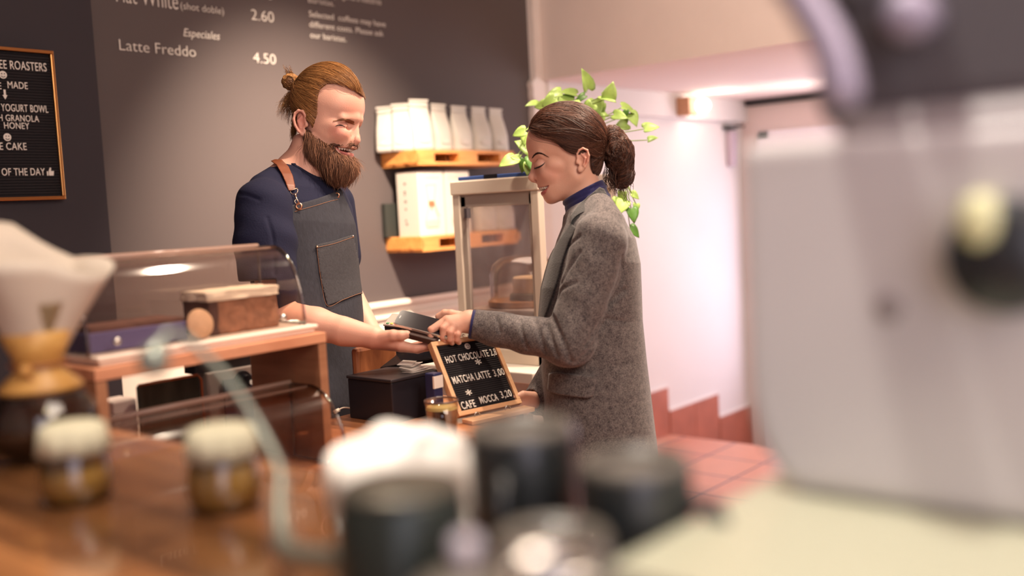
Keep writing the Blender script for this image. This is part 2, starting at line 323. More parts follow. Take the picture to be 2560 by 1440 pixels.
obj('grooved_felt', ridged(LX0+fw, LX1-fw, LZ0+fw, LZ1-fw, YL+.004, .0085, .004), M_felt, lb)
def ltext(s, x_end, y, hpx, x0=None, width=None):
    e = on(1, YL, x_end, y); t = on(1, YL, x_end, y-hpx); h = t[2]-e[2]
    o = text_mesh('letters', s, h, M_let, lb, (0, 0, 0), XA, ZA, depth=.003, spacing=1.05)
    xs = [v.co.x for v in o.data.vertices]; w = max(xs)-min(xs); f = 1.0
    if x0 is not None: f = (e[0]-on(1, YL, x0, y)[0])/w
    o.data.transform(Matrix.Translation((e[0]-max(xs)*f, YL+.001, e[2])) @ Matrix.Diagonal((f, 1, 1, 1))); return o
ltext('EE ROASTERS', 117, 179, 21, 0); ltext('MADE', 70, 223, 17, 20); ltext('E', 4, 223, 17, -8)
ltext('YOGURT BOWL', 121, 282, 18, 4); ltext('H GRANOLA', 98, 305, 16, -3); ltext('HONEY', 74, 323, 16, 11)
ltext('E CAKE', 67, 375, 18, 0); ltext('OF THE DAY', 113, 438, 18, 5)
for (x, y) in ((7, 187), (18, 343)):
    c = on(1, YL, x, y); s_ = 9/820*1.0
    bm = B(); bmesh.ops.create_circle(bm, cap_ends=True, segments=24, radius=.0115, matrix=Matrix.Translation((c[0], YL-.001, c[2])) @ Matrix.Rotation(math.pi/2, 4, 'X')); obj('smiley_face', bm, M_let, lb)
    bm = B()
    for dx in (-.004, .004): bmesh.ops.create_circle(bm, cap_ends=True, segments=10, radius=.0018, matrix=Matrix.Translation((c[0]+dx, YL-.0025, c[2]+.003)) @ Matrix.Rotation(math.pi/2, 4, 'X'))
    tube(bm, [(c[0]+.006*math.cos(t), YL-.002, c[2]-.001+.006*math.sin(t)) for t in np.linspace(math.pi*1.15, math.pi*1.85, 7)], .0009, 5); obj('smile', bm, M_felt, lb)
c = on(1, YL, 12, 236); bm = B(); box(bm, (c[0]-.003, YL-.001, c[2]-.002), (c[0]+.003, YL+.001, c[2]+.014)); prism(bm, [(c[0]-.007, c[2]-.002), (c[0]+.007, c[2]-.002), (c[0], c[2]-.015)], 1, YL-.001, YL+.001); obj('arrow', bm, M_let, lb)
c = on(1, YL, 125, 430); bm = B(); prism(bm, [(c[0]+x, c[2]+z) for x, z in ((-.004, -.011), (.010, -.011), (.012, .003), (.003, .003), (.004, .013), (.0, .013), (-.004, .002))], 1, YL-.001, YL+.001); box(bm, (c[0]-.010, YL-.001, c[2]-.011), (c[0]-.006, YL+.001, c[2]+.002)); obj('thumb_sign', bm, M_let, lb)
# ------------------------------------------------------------------ pallet shelves
M_pal = wood('pallet_pine', (222, 142, 72), (240, 172, 98), .5, 4)
def pallet(z0, label):
    X0, X1, Y0, Y1 = 2.955, 3.575, 2.97, YW-.001
    o = empty('pallet_shelf', ((X0+X1)/2, YW-.13, z0), label, 'shelf', group='pallet wall shelves'); h = .064
    bm = B(); nb = 5; w = (Y1-Y0-.02)/nb
    for i in range(nb): box(bm, (X0, Y0+i*(w+.005), z0+h-.014), (X1, Y0+i*(w+.005)+w, z0+h))
    obj('top_board', bm, M_pal, o, bevel=.0015)
    bm = B()
    for x in (X0+.0, (X0+X1)/2-.06, X1-.10):
        for y in (Y0, (Y0+Y1)/2-.03, Y1-.06): box(bm, (x, y, z0+.014), (x+(.12 if x != X0+.0 else .10), y+.06, z0+h-.014))
    obj('block', bm, M_pal, o, bevel=.001)
    bm = B()
    for y in (Y0, (Y0+Y1)/2-.03, Y1-.06): box(bm, (X0, y, z0), (X1, y+.06, z0+.014))
    box(bm, (X0-.004, Y0+.0, z0+.010), (X0+.006, Y1, z0+h-.002)); box(bm, (X1-.008, Y0, z0+.010), (X1, Y1, z0+h-.014))
    obj('bottom_board', bm, M_pal, o, bevel=.001); return z0+h
zt1 = pallet(on(1, 2.97, 1045, 413)[2], 'upper orange pallet wood wall shelf carrying seven white coffee bags')
zt2 = pallet(on(1, 2.97, 1050, 631)[2], 'lower orange pallet wood wall shelf carrying white coffee maker boxes')
# ------------------------------------------------------------------ coffee bags
M_bag = mat('white_bag_foil', (206, 200, 190), .45, bump=.25, bscale=18)
M_print = mat('bag_print', (212, 204, 196), .6)
def bag(x, y, z, w, h, d, rz, lean, label, group, seed):
    r = random.Random(seed); o = empty('coffee_bag', (x, y, z), label, 'coffee bag', (0, 0, rz), group)
    bm = B(); nz = 14; nx = 10; rings = []
    for k in range(nz+1):
        t = k/nz; zz = h*t
        th = d*(1-.12*t) if t < .35 else d*max(.035, (1-.12*.35)*(1-((t-.35)/.50)**1.25) if t < .85 else .035)
        ww = w*(1+.02*math.sin(t*5+seed))*(1 if t < .55 else 1-.10*(t-.55)/.45)
        ring = []
        for i in range(nx+1):
            u = -1+2*i/nx; ring.append((u*ww/2, -th/2*(1-.18*abs(u)**3)-.004*math.sin(u*2.5+seed)*t*(1-t)*2, zz))
        for i in range(nx+1):
            u = 1-2*i/nx; ring.append((u*ww/2, th/2*(1-.18*abs(u)**3), zz))
        ring = [(a+lean*zz*.2, b+math.sin(t*3)*.002, c) for a, b, c in ring]
        rings.append([bm.verts.new(q) for q in ring])
    n = len(rings[0])
    for a, b in zip(rings, rings[1:]):
        for i in range(n): bm.faces.new((a[i], a[(i+1) % n], b[(i+1) % n], b[i]))
    bm.faces.new(rings[0][::-1]); bm.faces.new(rings[-1])
    local(obj('pouch', bm, M_bag, o, smooth=True))
    bm = B(); box(bm, (-w/2*.97, -.0048, h*.86), (w/2*.97, .0048, h*.875)); box(bm, (-w/2*.95, -.0042, h*.955), (w/2*.95, .0042, h*.995)); local(obj('seal_strip', bm, M_bag, o))
    bm = B(); bmesh.ops.create_circle(bm, cap_ends=True, segments=20, radius=w*.2, matrix=Matrix.Translation((0, -d/2-.0018, h*.2)) @ Matrix.Rotation(math.pi/2, 4, 'X') @ Matrix.Diagonal((1.4, .6, 1, 1))); local(obj('printed_mark', bm, M_print, o))
    return o
px = [972, 1011, 1053, 1102, 1152, 1201, 1244]; hs = [.192, .2, .215, .205, .2, .2, .198]; Ls = ['leftmost narrow white coffee bag turned sideways on the upper shelf', 'second white coffee bag from left on the upper shelf, angled edge-on', 'tallest white coffee bag, third from left at the front of the upper shelf', 'white coffee bag right of the tallest one on the upper shelf', 'fifth white coffee bag from left on the upper shelf', 'sixth white coffee bag, second from the right end of the upper shelf', 'rightmost white coffee bag at the end of the upper shelf']
ys = [3.13, 3.07, 3.025, 3.045, 3.035, 3.03, 3.03]; rz = [-1.05, -.95, -.30, 0, .02, 0, .03]; wd = [.092, .095, .094, .093, .102, .098, .096]; ds = [.05, .05, .07, .07, .07, .07, .07]
for i in range(7):
    q = on(1, ys[i], px[i], 386 if i > 1 else 388); bag(q[0], ys[i], zt1, wd[i], hs[i], ds[i], rz[i], .0, Ls[i], 'coffee bags on the upper shelf', i+1)
for i, (x_, lb_) in enumerate(((1207, 'white coffee bag on the lower shelf seen through the case glass, left of two'), (1252, 'white coffee bag at the right end of the lower shelf behind the case glass'))):
    q = on(1, 3.06, x_, 590); bag(q[0], 3.05, zt2, .12, .2, .07, 0, 0, lb_, 'coffee bags on the lower shelf', i+11)
# ------------------------------------------------------------------ coffee maker boxes on the lower shelf
M_card = mat('white_carton', (218, 210, 198), .55); M_dcard = mat('dark_carton', (92, 58, 50), .6); M_ink = mat('print_brown', (150, 118, 100), .6); M_ink2 = mat('print_wood', (176, 112, 74), .6); M_liq = mat('print_grey', (196, 186, 176), .6)
def maker_box(x, y, label):
    w, d, h = .155, .155, .272; o = empty('coffee_maker_box', (x, y, zt2), label, 'box', group='coffee maker boxes on the lower shelf')
    # six-sided carton with chamfered corners
    poly = [(-w/2, -d/2), (w/2, -d/2), (w/2, d/2-.03), (w/2-.03, d/2), (-w/2+.03, d/2), (-w/2, d/2-.03)]
    local(obj('carton', prism(B(), poly, 2, 0, h), M_card, o, bevel=.0015)); local(obj('lid_rim', prism(B(), [(a*1.005, b*1.005) for a, b in poly], 2, h-.001, h+.004), M_dcard, o))
    yf = -d/2-.0006; bm = B()
    prof = [(.030, .215), (.016, .142), (.016, .128), (.038, .07), (.040, .05), (.033, .034)]
    for s in (-1, 1): tube(bm, [(s*a, yf, b) for a, b in spline(prof, 4)], .0011, 4)
    tube(bm, [(-.033, yf, .034), (.033, yf, .034)], .0011, 4); tube(bm, [(-.030, yf, .215), (.030, yf, .215)], .0009, 4); local(obj('printed_outline', bm, M_ink, o))
    bm = B(); box(bm, (-.0175, yf-.0003, .123), (.0175, yf+.0003, .147)); box(bm, (-.004, yf-.0006, .108), (.003, yf+.0003, .125)); tube(bm, [(.018, yf, .14), (.03, yf, .10), (.045, yf, .08)], .0012, 4); local(obj('printed_collar', bm, M_ink2, o))
    bm = B(); prism(bm, [(-.036, .066), (.036, .066), (.038, .05), (.031, .037), (-.031, .037), (-.038, .05)], 1, yf-.0002, yf+.0002); local(obj('printed_liquid', bm, M_liq, o))
    t = text_mesh('lettering', 'CHEMEX', .017, M_liq, None, (0, 0, 0), XA, ZA, depth=.0004, spacing=1.2); xs = [v.co.x for v in t.data.vertices]; t.data.transform(Matrix.Translation((-(max(xs)+min(xs))/2, yf, .238))); t.parent = o
    bm = B()   # column of small icons on the side
    for k, zz in enumerate((.225, .19, .18, .15, .118, .07, .055)): box(bm, (-w/2-.0006, -.008+.003*(k % 3), zz-.006), (-w/2+.0002, .004+.002*(k % 2), zz+.003))
    local(obj('side_print', bm, mat('print_dark', (110, 104, 100), .6), o)); return o
q = on(1, 3.0, 1083, 600)
maker_box(q[0], 3.075, 'white coffee maker carton with printed hourglass carafe, left one on lower shelf')
maker_box(q[0]+.165, 3.075, 'white coffee maker carton partly hidden behind the display case post')
q2 = on(1, 3.14, 985, 600)
tag(obj('dark_box', boxb((q2[0]-.02, 3.16, zt2), (q2[0]+.07, 3.185, zt2+.145)), mat('dark_green_carton', (52, 54, 50), .6), bevel=.002), 'thin dark box standing behind the white carton on the lower shelf', 'box')
# ================================================================== COUNTERS
M_ctr = wood('counter_oak', (132, 82, 54), (168, 112, 76), .3, 2.2, (10, 1, 10), plank=(0, .09), coat=.3)
ZC = .95
def solve3(p0, e1, e2, px, py):
    """point p0 + a*e1 + b*e2 of a plane seen at the pixel"""
    d = ray(px, py); A = np.array([np.array(e1, float), np.array(e2, float), -d]).T
    a, b, t = np.linalg.solve(A, C0-np.array(p0, float)); return np.array(p0, float)+a*np.array(e1, float)+b*np.array(e2, float)
ct = empty('service_counter', (1.25, 1.6, 0), 'low wooden service counter under the pastry stand and the till', 'counter')
prof = [(.72, 1.42), (1.66, 1.42), (1.74, 1.475), (1.80, 1.505), (1.85, 1.57), (1.85, 1.86), (.72, 1.86)]
obj('worktop', prism(B(), prof, 2, ZC-.04, ZC), M_ctr, ct, bevel=.003)
obj('cabinet', prism(B(), [(.76, 1.46), (1.45, 1.46), (1.62, 1.62), (1.62, 1.82), (.76, 1.82)], 2, 0, ZC-.04), mat('cabinet_white', (222, 210, 200), .5), ct)
c2 = empty('rear_counter', (2.7, 2.2, 0), 'white rear counter carrying the glass display case', 'counter')
obj('worktop', boxb((2.25, 1.84, .905), (2.82, 2.60, .94)), mat('worktop_white', (236, 226, 214), .35), c2, bevel=.004)
obj('cabinet', boxb((2.28, 1.87, 0), (2.80, 2.57, .905)), mat('cabinet_white', (222, 210, 200), .5), c2)
ZB = 1.147
bt = empty('bar_counter', (.3, .6, 0), 'high foreground bar with glossy brown wood planks', 'counter')
M_bar = wood('bar_wood', (96, 60, 36), (152, 102, 62), .22, 2.0, (9, .8, 9), plank=(0, .105), coat=.5)
obj('worktop', boxb((-.3, -.35, ZB-.05), (.70, 1.62, ZB)), M_bar, bt, bevel=.006)
obj('front_panel', boxb((-.2, -.3, 0), (.64, 1.55, ZB-.05)), mat('panel_dark', (70, 50, 40), .6), bt)
# ================================================================== PASTRY STAND (riser) and roll domes
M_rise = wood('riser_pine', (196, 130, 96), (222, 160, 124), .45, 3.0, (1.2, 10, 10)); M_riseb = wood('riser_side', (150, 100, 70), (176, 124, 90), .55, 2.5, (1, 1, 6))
RX0, RX1, RY0, RY1, RZ = .775, 1.245, 1.531, 1.757, 1.205
rs = empty('pastry_riser', ((RX0+RX1)/2, (RY0+RY1)/2, ZC), 'open fronted wooden box stand raising the upper pastry dome', 'stand')
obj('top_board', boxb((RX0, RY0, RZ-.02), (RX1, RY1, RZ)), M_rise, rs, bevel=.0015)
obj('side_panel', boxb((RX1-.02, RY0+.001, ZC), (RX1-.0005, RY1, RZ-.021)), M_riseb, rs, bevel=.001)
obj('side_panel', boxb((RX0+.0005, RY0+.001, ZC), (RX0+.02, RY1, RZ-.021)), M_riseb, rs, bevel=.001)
M_tray = mat('tray_cream', (240, 222, 206), .35)
tp = tag(obj('serving_tray', box(boxb((RX0+.02, RY0+.02, RZ), (RX1-.01, RY1-.02, RZ+.008)), (RX0+.015, RY0+.015, RZ+.008), (RX1-.005, RY1-.015, RZ+.016)), M_tray, bevel=.003), 'flat cream tray on the wooden stand under the upper dome', 'tray')
M_acr = glass('acrylic_clear', (254, 250, 247), .07, .08); M_acre = glass('acrylic_edge', (226, 206, 192), .08, .22)
def dome(x0, x1, y0, z0, dep, h, label, cap):
    o = empty('roll_top_dome', ((x0+x1)/2, y0+dep/2, z0), label, 'pastry dome', group='roll top pastry domes')
    prof = [(y0+dep*.62*(1-math.cos(t))+0, z0+.012+(h-.012)*math.sin(t)) for t in np.linspace(0, math.pi/2, 16)]
    prof = [(y0, z0)] + prof + [(y0+dep, z0+h)]
    def sheet(pf, xa, xb, th=.003):
        bm = B(); n = len(pf)
        cx = y0+dep*.6; cz = z0+h*.3
        inn = [(a+(cx-a)*th/ max(.01, math.hypot(cx-a, cz-b)), b+(cz-b)*th/max(.01, math.hypot(cx-a, cz-b))) for a, b in pf]
        R = [[bm.verts.new((x, a, b)) for a, b in q] for x, q in ((xa, pf), (xb, pf), (xb, inn), (xa, inn))]
        for i in range(n-1):
            for k in range(4): bm.faces.new((R[k][i], R[k][i+1], R[(k+1) % 4][i+1], R[(k+1) % 4][i]))
        return bm
    obj('curved_shell', sheet(prof, x0, x1), M_acr, o, smooth=False)
    for x, nm in ((x0, 'end_panel'), (x1-.003, 'end_panel')):
        poly = [(a, b) for a, b in prof] + [(y0+dep, z0)]
        obj(nm, prism(B(), poly, 0, x, x+.003), M_acr, o)
    bm = B()
    for x in (x0, x1): tube(bm, [(x, a, b) for a, b in prof], .0028, 6)
    tube(bm, [(x1, y0+dep, z0+h), (x1, y0+dep, z0+.004), (x1, y0, z0+.004)], .0028, 6)
    obj('edge_moulding', bm, M_acre, o, smooth=True)
    bm = B(); tube(bm, [(x0, y0+dep, z0+h+.002), (x1, y0+dep, z0+h+.002)], .0055, 8); tube(bm, [(x0, y0+dep*.66, z0+h-.002), (x1, y0+dep*.66, z0+h-.002)], .0022, 6); obj('hinge_rail', bm, mat('acrylic_rail', (214, 176, 158), .2, trans=.45, alpha=.8), o, smooth=True)
    obj('back_panel', boxb((x0, y0+dep-.002, z0), (x1, y0+dep+.001, z0+h)), M_acr, o)
    bm = B()
    for x in (x0+.05, x1-.05): lathe(bm, [(0, 0), (.006, 0), (.006, .006), (0, .007)], 12, (0, 0, 0), Matrix.Translation((x, y0+.003, z0+.02)) @ Matrix.Rotation(math.pi/2, 4, 'X'))
    obj('rivet', bm, mat('steel_rivet', (200, 196, 190), .25, metal=1), o, smooth=True)
    return o
dome(.785, 1.222, 1.565, RZ+.016, .135, .153, 'upper clear acrylic roll-top dome standing on the wooden stand', 0)
dome(.79, 1.215, 1.455, ZC+.003, .16, .15, 'lower clear acrylic roll-top dome on the counter in front of wooden stand', 0)
# loaf cake with icing
def rough_loaf(name, lo, hi, m, parent, amp, seed, top=True):
    bm = B(); box(bm, lo, hi); bmesh.ops.subdivide_edges(bm, edges=bm.edges, cuts=9, use_grid_fill=True); r = random.Random(seed)
    c = (Vector(lo)+Vector(hi))/2
    from mathutils import noise
    for v in bm.verts:
        nz = noise.noise(v.co*45+Vector((seed, 0, 0)))*amp + noise.noise(v.co*160)*amp*.5; v.co += (v.co-c).normalized()*nz
        if v.co.z < lo[2]: v.co.z = lo[2]
    return obj(name, bm, m, parent, smooth=True)
ZT = RZ+.017
ck = empty('loaf_cake', (1.115, 1.645, ZT), 'brown loaf cake with thick pale icing under the upper dome', 'cake')
rough_loaf('sponge', (1.05, 1.598, ZT), (1.185, 1.682, ZT+.066), mat('cake_crumb', (150, 106, 82), .9, var=.25, vscale=60, bump=.8, bscale=90), ck, .005, 3)
rough_loaf('crust', (1.035, 1.597, ZT), (1.052, 1.684, ZT+.064), mat('cake_crust', (74, 48, 42), .7, var=.2, vscale=40), ck, .004, 4)
rough_loaf('icing', (1.03, 1.594, ZT+.062), (1.19, 1.686, ZT+.080), mat('icing_cream', (240, 226, 204), .5, bump=.4, bscale=60), ck, .007, 5)
ck2 = empty('tray_bake', (.88, 1.64, ZT), 'low cake in a violet-blue paper tin at the left of the upper dome', 'cake')
bm = B(); prism(bm, [(.80, 1.592), (.985, 1.592), (.985, 1.69), (.80, 1.69)], 2, ZT, ZT+.034); obj('paper_tin', bm, mat('paper_violet', (92, 88, 134), .6), ck2, bevel=.003)
rough_loaf('cake_top', (.805, 1.596, ZT+.028), (.98, 1.686, ZT+.042), mat('cake_top', (96, 66, 58), .8, var=.2, vscale=50), ck2, .004, 6)
fr = empty('cookie', (1.005, 1.612, ZT), 'small round pale cookie standing before the loaf cake under the upper dome', 'cookie')
bm = B(); lathe(bm, [(0, -.005), (.024, -.005), (.027, 0), (.024, .005), (0, .006)], 24, (0, 0, 0), Matrix.Translation((1.005, 1.585, ZT+.027)) @ Matrix.Rotation(math.radians(78), 4, 'X')); obj('biscuit', bm, mat('biscuit', (214, 176, 142), .8, var=.1, vscale=80, bump=.3), fr, smooth=True)
# things seen through the stand
gx = on(1, 1.80, 517, 934)
ov = empty('toaster_oven', (gx[0]+.1, 1.82, ZC), 'grey metal toaster oven with round dark knob behind the stand', 'oven')
zt = gx[2]; obj('body', boxb((gx[0], 1.80, ZC), (gx[0]+.165, 1.855, zt)), mat('oven_grey', (150, 136, 128), .35, metal=.4), ov, bevel=.003)
obj('front_glass', boxb((gx[0]+.035, 1.795, ZC+.02), (gx[0]+.16, 1.802, zt-.02)), mat('oven_glass', (44, 44, 66), .15), ov)
vb = B(); box(vb, (gx[0]-.02, 1.81, zt), (gx[0]+.165, 1.85, zt+.055)); vent = obj('vent_top', vb, mat('oven_black', (26, 20, 22), .4), ov)
vb = B()
for i in range(22): box(vb, (gx[0]+.03+i*.006, 1.806, zt+.028), (gx[0]+.033+i*.006, 1.812, zt+.034))
obj('vent_slots', vb, mat('oven_light', (190, 176, 160), .5), ov)
kx = on(1, 1.79, 611, 951)
kb = obj('knob', lathe(B(), [(0, .016), (.012, .016), (.014, 0), (.020, 0), (.021, -.004), (0, -.004)], 28, (0, 0, 0), Matrix.Translation((kx[0], 1.792, kx[2])) @ Matrix.Rotation(math.pi/2, 4, 'X')), mat('knob_black', (20, 20, 24), .25), ov, smooth=False)
obj('knob_mark', lathe(B(), [(0, .018), (.005, .018), (.005, .016), (0, .016)], 20, (0, 0, 0), Matrix.Translation((kx[0]+.007, 1.792, kx[2]-.004)) @ Matrix.Rotation(math.pi/2, 4, 'X')), mat('knob_white', (235, 230, 225), .4), kb)
g0 = on(1, 1.775, 345, 1010); g1 = on(1, 1.775, 497, 935)
tag(obj('green_board', boxb((g0[0], 1.77, ZC), (g1[0], 1.783, g1[2])), mat('patina_green', (72, 74, 58), .6, var=.35, vscale=14, stretch=(3, 1, .6)), bevel=.012), 'dark green board with worn copper edge standing behind the stand', 'board')
obj('copper_rim', tube(B(), [(g0[0], 1.768, g1[2]), (g1[0]-.008, 1.768, g1[2]), (g1[0], 1.768, g1[2]-.01), (g1[0], 1.768, ZC+.03)], .0025, 8), mat('copper', (190, 116, 76), .35, metal=.8), bpy.data.objects['green_board'], smooth=True)
w0 = on(1, 1.80, 272, 1000); w1 = on(1, 1.80, 335, 1000)
tag(obj('white_box', boxb((w0[0], 1.79, ZC), (w1[0], 1.85, ZC+.15)), mat('white_plastic', (226, 208, 198), .45), bevel=.003), 'plain white upright box behind the left end of the stand', 'box')
o8 = on(1, 1.74, 560, 1010)
bk = empty('wicker_bits_bowl', (o8[0], 1.80, ZC), 'small copper coloured bowl on the counter behind the lower dome', 'bowl')
obj('bowl_shell', lathe(B(), [(0, .004), (.025, .004), (.045, .04), (.048, .04), (.028, 0), (0, 0)], 28, (o8[0], 1.70, ZC)), mat('copper', (190, 116, 76), .35, metal=.8), bk, smooth=True)
# ================================================================== TILL AREA
k0 = on(2, 1.045, 978, 958)
tl = empty('cash_box', (k0[0]+.07, k0[1]+.09, ZC), 'black till box on the counter in front of the barista', 'till')
kl = on(2, 1.045, 897, 940); D = min(.2, kl[1]-k0[1])
obj('case', boxb((k0[0], k0[1], ZC), (k0[0]+.155, min(k0[1]+D, 1.855), 1.045)), mat('till_black', (34, 31, 38), .4), tl, bevel=.003)
obj('lid', boxb((k0[0]-.004, k0[1]-.004, 1.0455), (k0[0]+.158, min(k0[1]+D, 1.855), 1.053)), mat('till_lid', (48, 43, 46), .35), tl, bevel=.002)
# tilted tablet
p_ = [P(953, 930, 2.47), P(984, 884, 2.55), P(1078, 862, 2.52), P(1092, 905, 2.44)]
bm = B(); nrm = Vector(p_[1]-p_[0]).cross(Vector(p_[3]-p_[0])).normalized(); A_ = [bm.verts.new(Vector(q)) for q in p_]; A2 = [bm.verts.new(Vector(q)-nrm*.012) for q in p_]
bm.faces.new(A_); bm.faces.new(A2[::-1])
for i in range(4): bm.faces.new((A_[i], A2[i], A2[(i+1) % 4], A_[(i+1) % 4]))
tb_ = empty('till_screen', (p_[0]+p_[3])/2, 'black tilted touchscreen on top of the till box', 'screen'); obj('display', bm, mat('screen_black', (18, 16, 20), .15), tb_, bevel=.002)
cc = (p_[0]+p_[1]+p_[2]+p_[3])/4; obj('stand', tube(B(), [(cc[0], cc[1], cc[2]-.008), (cc[0]+.01, cc[1]-.01, 1.053)], .012, 10), mat('till_black', (34, 31, 38)), tb_)
M_pap = mat('paper_white', (240, 230, 220), .7)
pc = P(1050, 925, 2.3); rc = empty('receipt_pile', (pc[0], pc[1], 1.053), 'loose white receipts lying on the black till box', 'receipts')
for i in range(5):
    a = i*.5; bm = B(); box(bm, (-.035, -.017, 0), (.035, .017, .0007)); bmesh.ops.transform(bm, matrix=Matrix.Translation((k0[0]+.115+.006*math.sin(i*3), k0[1]+.03+.008*i, 1.054+.004*i)) @ Matrix.Rotation(a*.3, 4, 'Z') @ Matrix.Rotation(.09*(i % 3), 4, 'X'), verts=bm.verts); obj('receipt', bm, M_pap, rc)
# small pack with label
q = P(1088, 950, 2.28); pk = empty('card_pack', (q[0], q[1], ZC), 'dark blue pack with white printed label beside the small letter board', 'pack')
obj('carton', boxb((q[0]-.012, q[1]-.008, ZC), (q[0]+.016, q[1]+.022, 1.062)), mat('pack_blue', (40, 44, 82), .4), pk, bevel=.003)
obj('paper_label', boxb((q[0]-.0125, q[1]-.0088, 1.028), (q[0]+.0165, q[1]-.004, 1.056)), M_pap, pk)
# green-edged acrylic card
a = on(2, ZC, 1068, 1030); tag(obj('card_holder', box(boxb((a[0], a[1], ZC), (a[0]+.003, a[1]+.05, ZC+.105)), (a[0]-.001, a[1]-.003, ZC), (a[0]+.004, a[1], ZC+.105)), mat('acrylic_green', (168, 190, 70), .3, trans=.3)), 'thin upright card holder with bright green edge beside the letter board', 'card holder')
# glass with coffee
g = on(2, 1.03, 1103, 1003); gl = empty('coffee_glass', (g[0], g[1], ZC), 'short glass of dark coffee with pale foam before the small letter board', 'glass')
obj('glass_wall', lathe(B(), [(0, 0), (.029, 0), (.036, .082), (.0345, .082), (.0275, .006), (0, .006)], 36, (g[0], g[1], ZC)), glass('drink_glass', (250, 245, 240), .02, .1), gl, smooth=True)
obj('coffee', lathe(B(), [(0, .007), (.027, .007), (.0325, .064), (0, .064)], 36, (g[0], g[1], ZC)), mat('coffee_dark', (46, 24, 20), .2), gl, smooth=False)
obj('rim', lathe(B(), [(.0362, .0795), (.0368, .082), (.0355, .0835), (.0345, .082)], 36, (g[0], g[1], ZC), close=True), mat('glass_rim', (84, 64, 62), .2), gl, smooth=True)
obj('foam', lathe(B(), [(0, .070), (.031, .070), (.0335, .0645), (0, .0645)], 36, (g[0], g[1], ZC)), mat('coffee_foam', (196, 174, 112), .6), gl)
# wood board standing behind
a = on(1, 1.84, 908, 900); b_ = on(1, 1.84, 990, 900)
tag(obj('cutting_board', boxb((a[0]-.03, 1.832, ZC), (b_[0], 1.852, ZC+.16)), wood('board_walnut', (120, 64, 34), (164, 98, 58), .5, 5, (6, 1, 1.5)), bevel=.01), 'brown grained wooden board standing behind the till box', 'board')
a = P(838, 1030, 2.2); b_ = P(898, 1024, 2.25); c = P(868, 1020, 2.22)
a = on(2, ZC+.012, 838, 1030); b_ = on(2, ZC+.012, 900, 1026); c = (a+b_)/2+np.array([0, .01, .008])
tag(obj('wire_tie', tube(tube(B(), spline([a, c, b_], 6), .0018, 6), [a-np.array([.004, 0, 0]), a+np.array([.012, .0, .003])], .005, 8), mat('wire_cream', (240, 226, 206), .3), smooth=True), 'short pale looped wire lying on the counter beside the stand', 'wire')
# small letter board on easel
BL = on(2, ZC+.012, 1146, 1043); e = np.array([.166, -.03, 0.]); wd_ = np.linalg.norm(e); e = e/wd_; nb = np.array([-e[1], e[0], 0])
TL = solve3(BL, nb, (0, 0, 1), 1074, 858); upv = TL-BL; Hh = np.linalg.norm(upv); upv = upv/Hh; nrm = np.cross(e, upv)   # towards the camera
print('easel', BL, TL, Hh, nrm)
MB_ = Matrix(((e[0], upv[0], nrm[0], BL[0]), (e[1], upv[1], nrm[1], BL[1]), (e[2], upv[2], nrm[2], BL[2]), (0, 0, 0, 1)))
Wd = on(2, ZC+.012, 1292, 1012); Wd = np.linalg.norm(Wd-BL); Wd = .186
lb2 = empty('small_letter_board', (BL+e*Wd/2), 'small black letter board in a light wood frame on the counter', 'letter board')
M_bee = wood('beech', (216, 162, 118), (236, 188, 144), .45, 4, (1, 8, 8))
bm = B(); fw = .011
for lo, hi in (((0, 0, -.012), (Wd, fw, .006)), ((0, Hh-fw, -.012), (Wd, Hh, .006)), ((0, fw, -.012), (fw, Hh-fw, .006)), ((Wd-fw, fw, -.012), (Wd, Hh-fw, .006))): box(bm, lo, hi, MB_)
obj('frame', bm, M_bee, lb2, bevel=.001)
bm = B(); npz = int((Hh-2*fw)/.0052); rows = []
for i in range(npz):
    y = fw+i*.0052
    for dy, dz in ((0, 0), (.0033, 0), (.0038, -.0025), (.0048, -.0025)): rows.append((y+dy, dz))
rows.append((Hh-fw, 0)); L = [[bm.verts.new(MB_ @ Vector((x, y, z))) for x in (fw, Wd-fw)] for y, z in rows]
for p, q in zip(L, L[1:]): bm.faces.new((p[0], p[1], q[1], q[0]))
box(bm, (fw, fw, -.008), (Wd-fw, Hh-fw, -.004), MB_); obj('grooved_felt', bm, M_felt, lb2)
def btext(s, x0, x1, y, hpx):
    A = solve3(BL, e, upv, x0, y); Bp = solve3(BL, e, upv, x1, y-(x1-x0)*.22)
    T = solve3(BL, e, upv, x0-hpx*.35, y-hpx); u0 = (A-BL)@e; u1 = (Bp-BL)@e; v = (A-BL)@upv; h = (T-A)@upv
    o = text_mesh('letters', s, h, M_let, lb2, (0, 0, 0), (1, 0, 0), (0, 1, 0), depth=.0016, spacing=1.1, bold=.012)
    xs = [w.co.x for w in o.data.vertices]; f = (u1-u0)/(max(xs)-min(xs))
    o.data.transform(MB_ @ Matrix.Translation((u0-min(xs)*f, v, .0012)) @ Matrix.Diagonal((f, 1, 1, 1))); return o
btext('HOT CHOCOLATE 2,80', 1117, 1246, 909, 17); btext('MATCHA LATTE', 1134, 1226, 961, 18); btext('3,00', 1236, 1262, 942, 17)
btext('CAFE', 1156, 1190, 1024, 18); btext('MOCCA', 1202, 1246, 1010, 17); btext('3,20', 1254, 1280, 996, 17)
btext("WHAT'S UP", 1102, 1190, 861, 16); btext('*', 1194, 1208, 922, 22); btext('*', 1170, 1184, 999, 22)
c = solve3(BL, e, upv, 1168, 866); Mc = Matrix.Translation(c) @ MB_.to_3x3().to_4x4()
sm = obj('smiley_face', lathe(B(), [(0, .002), (.0078, .002), (.0078, 0), (0, 0)], 24, (0, 0, 0), Mc), M_let, lb2)
bm = B()
for dx in (-.0026, .0026): ball(bm, (dx, .002, .0022), .0011, 8, M=Mc)
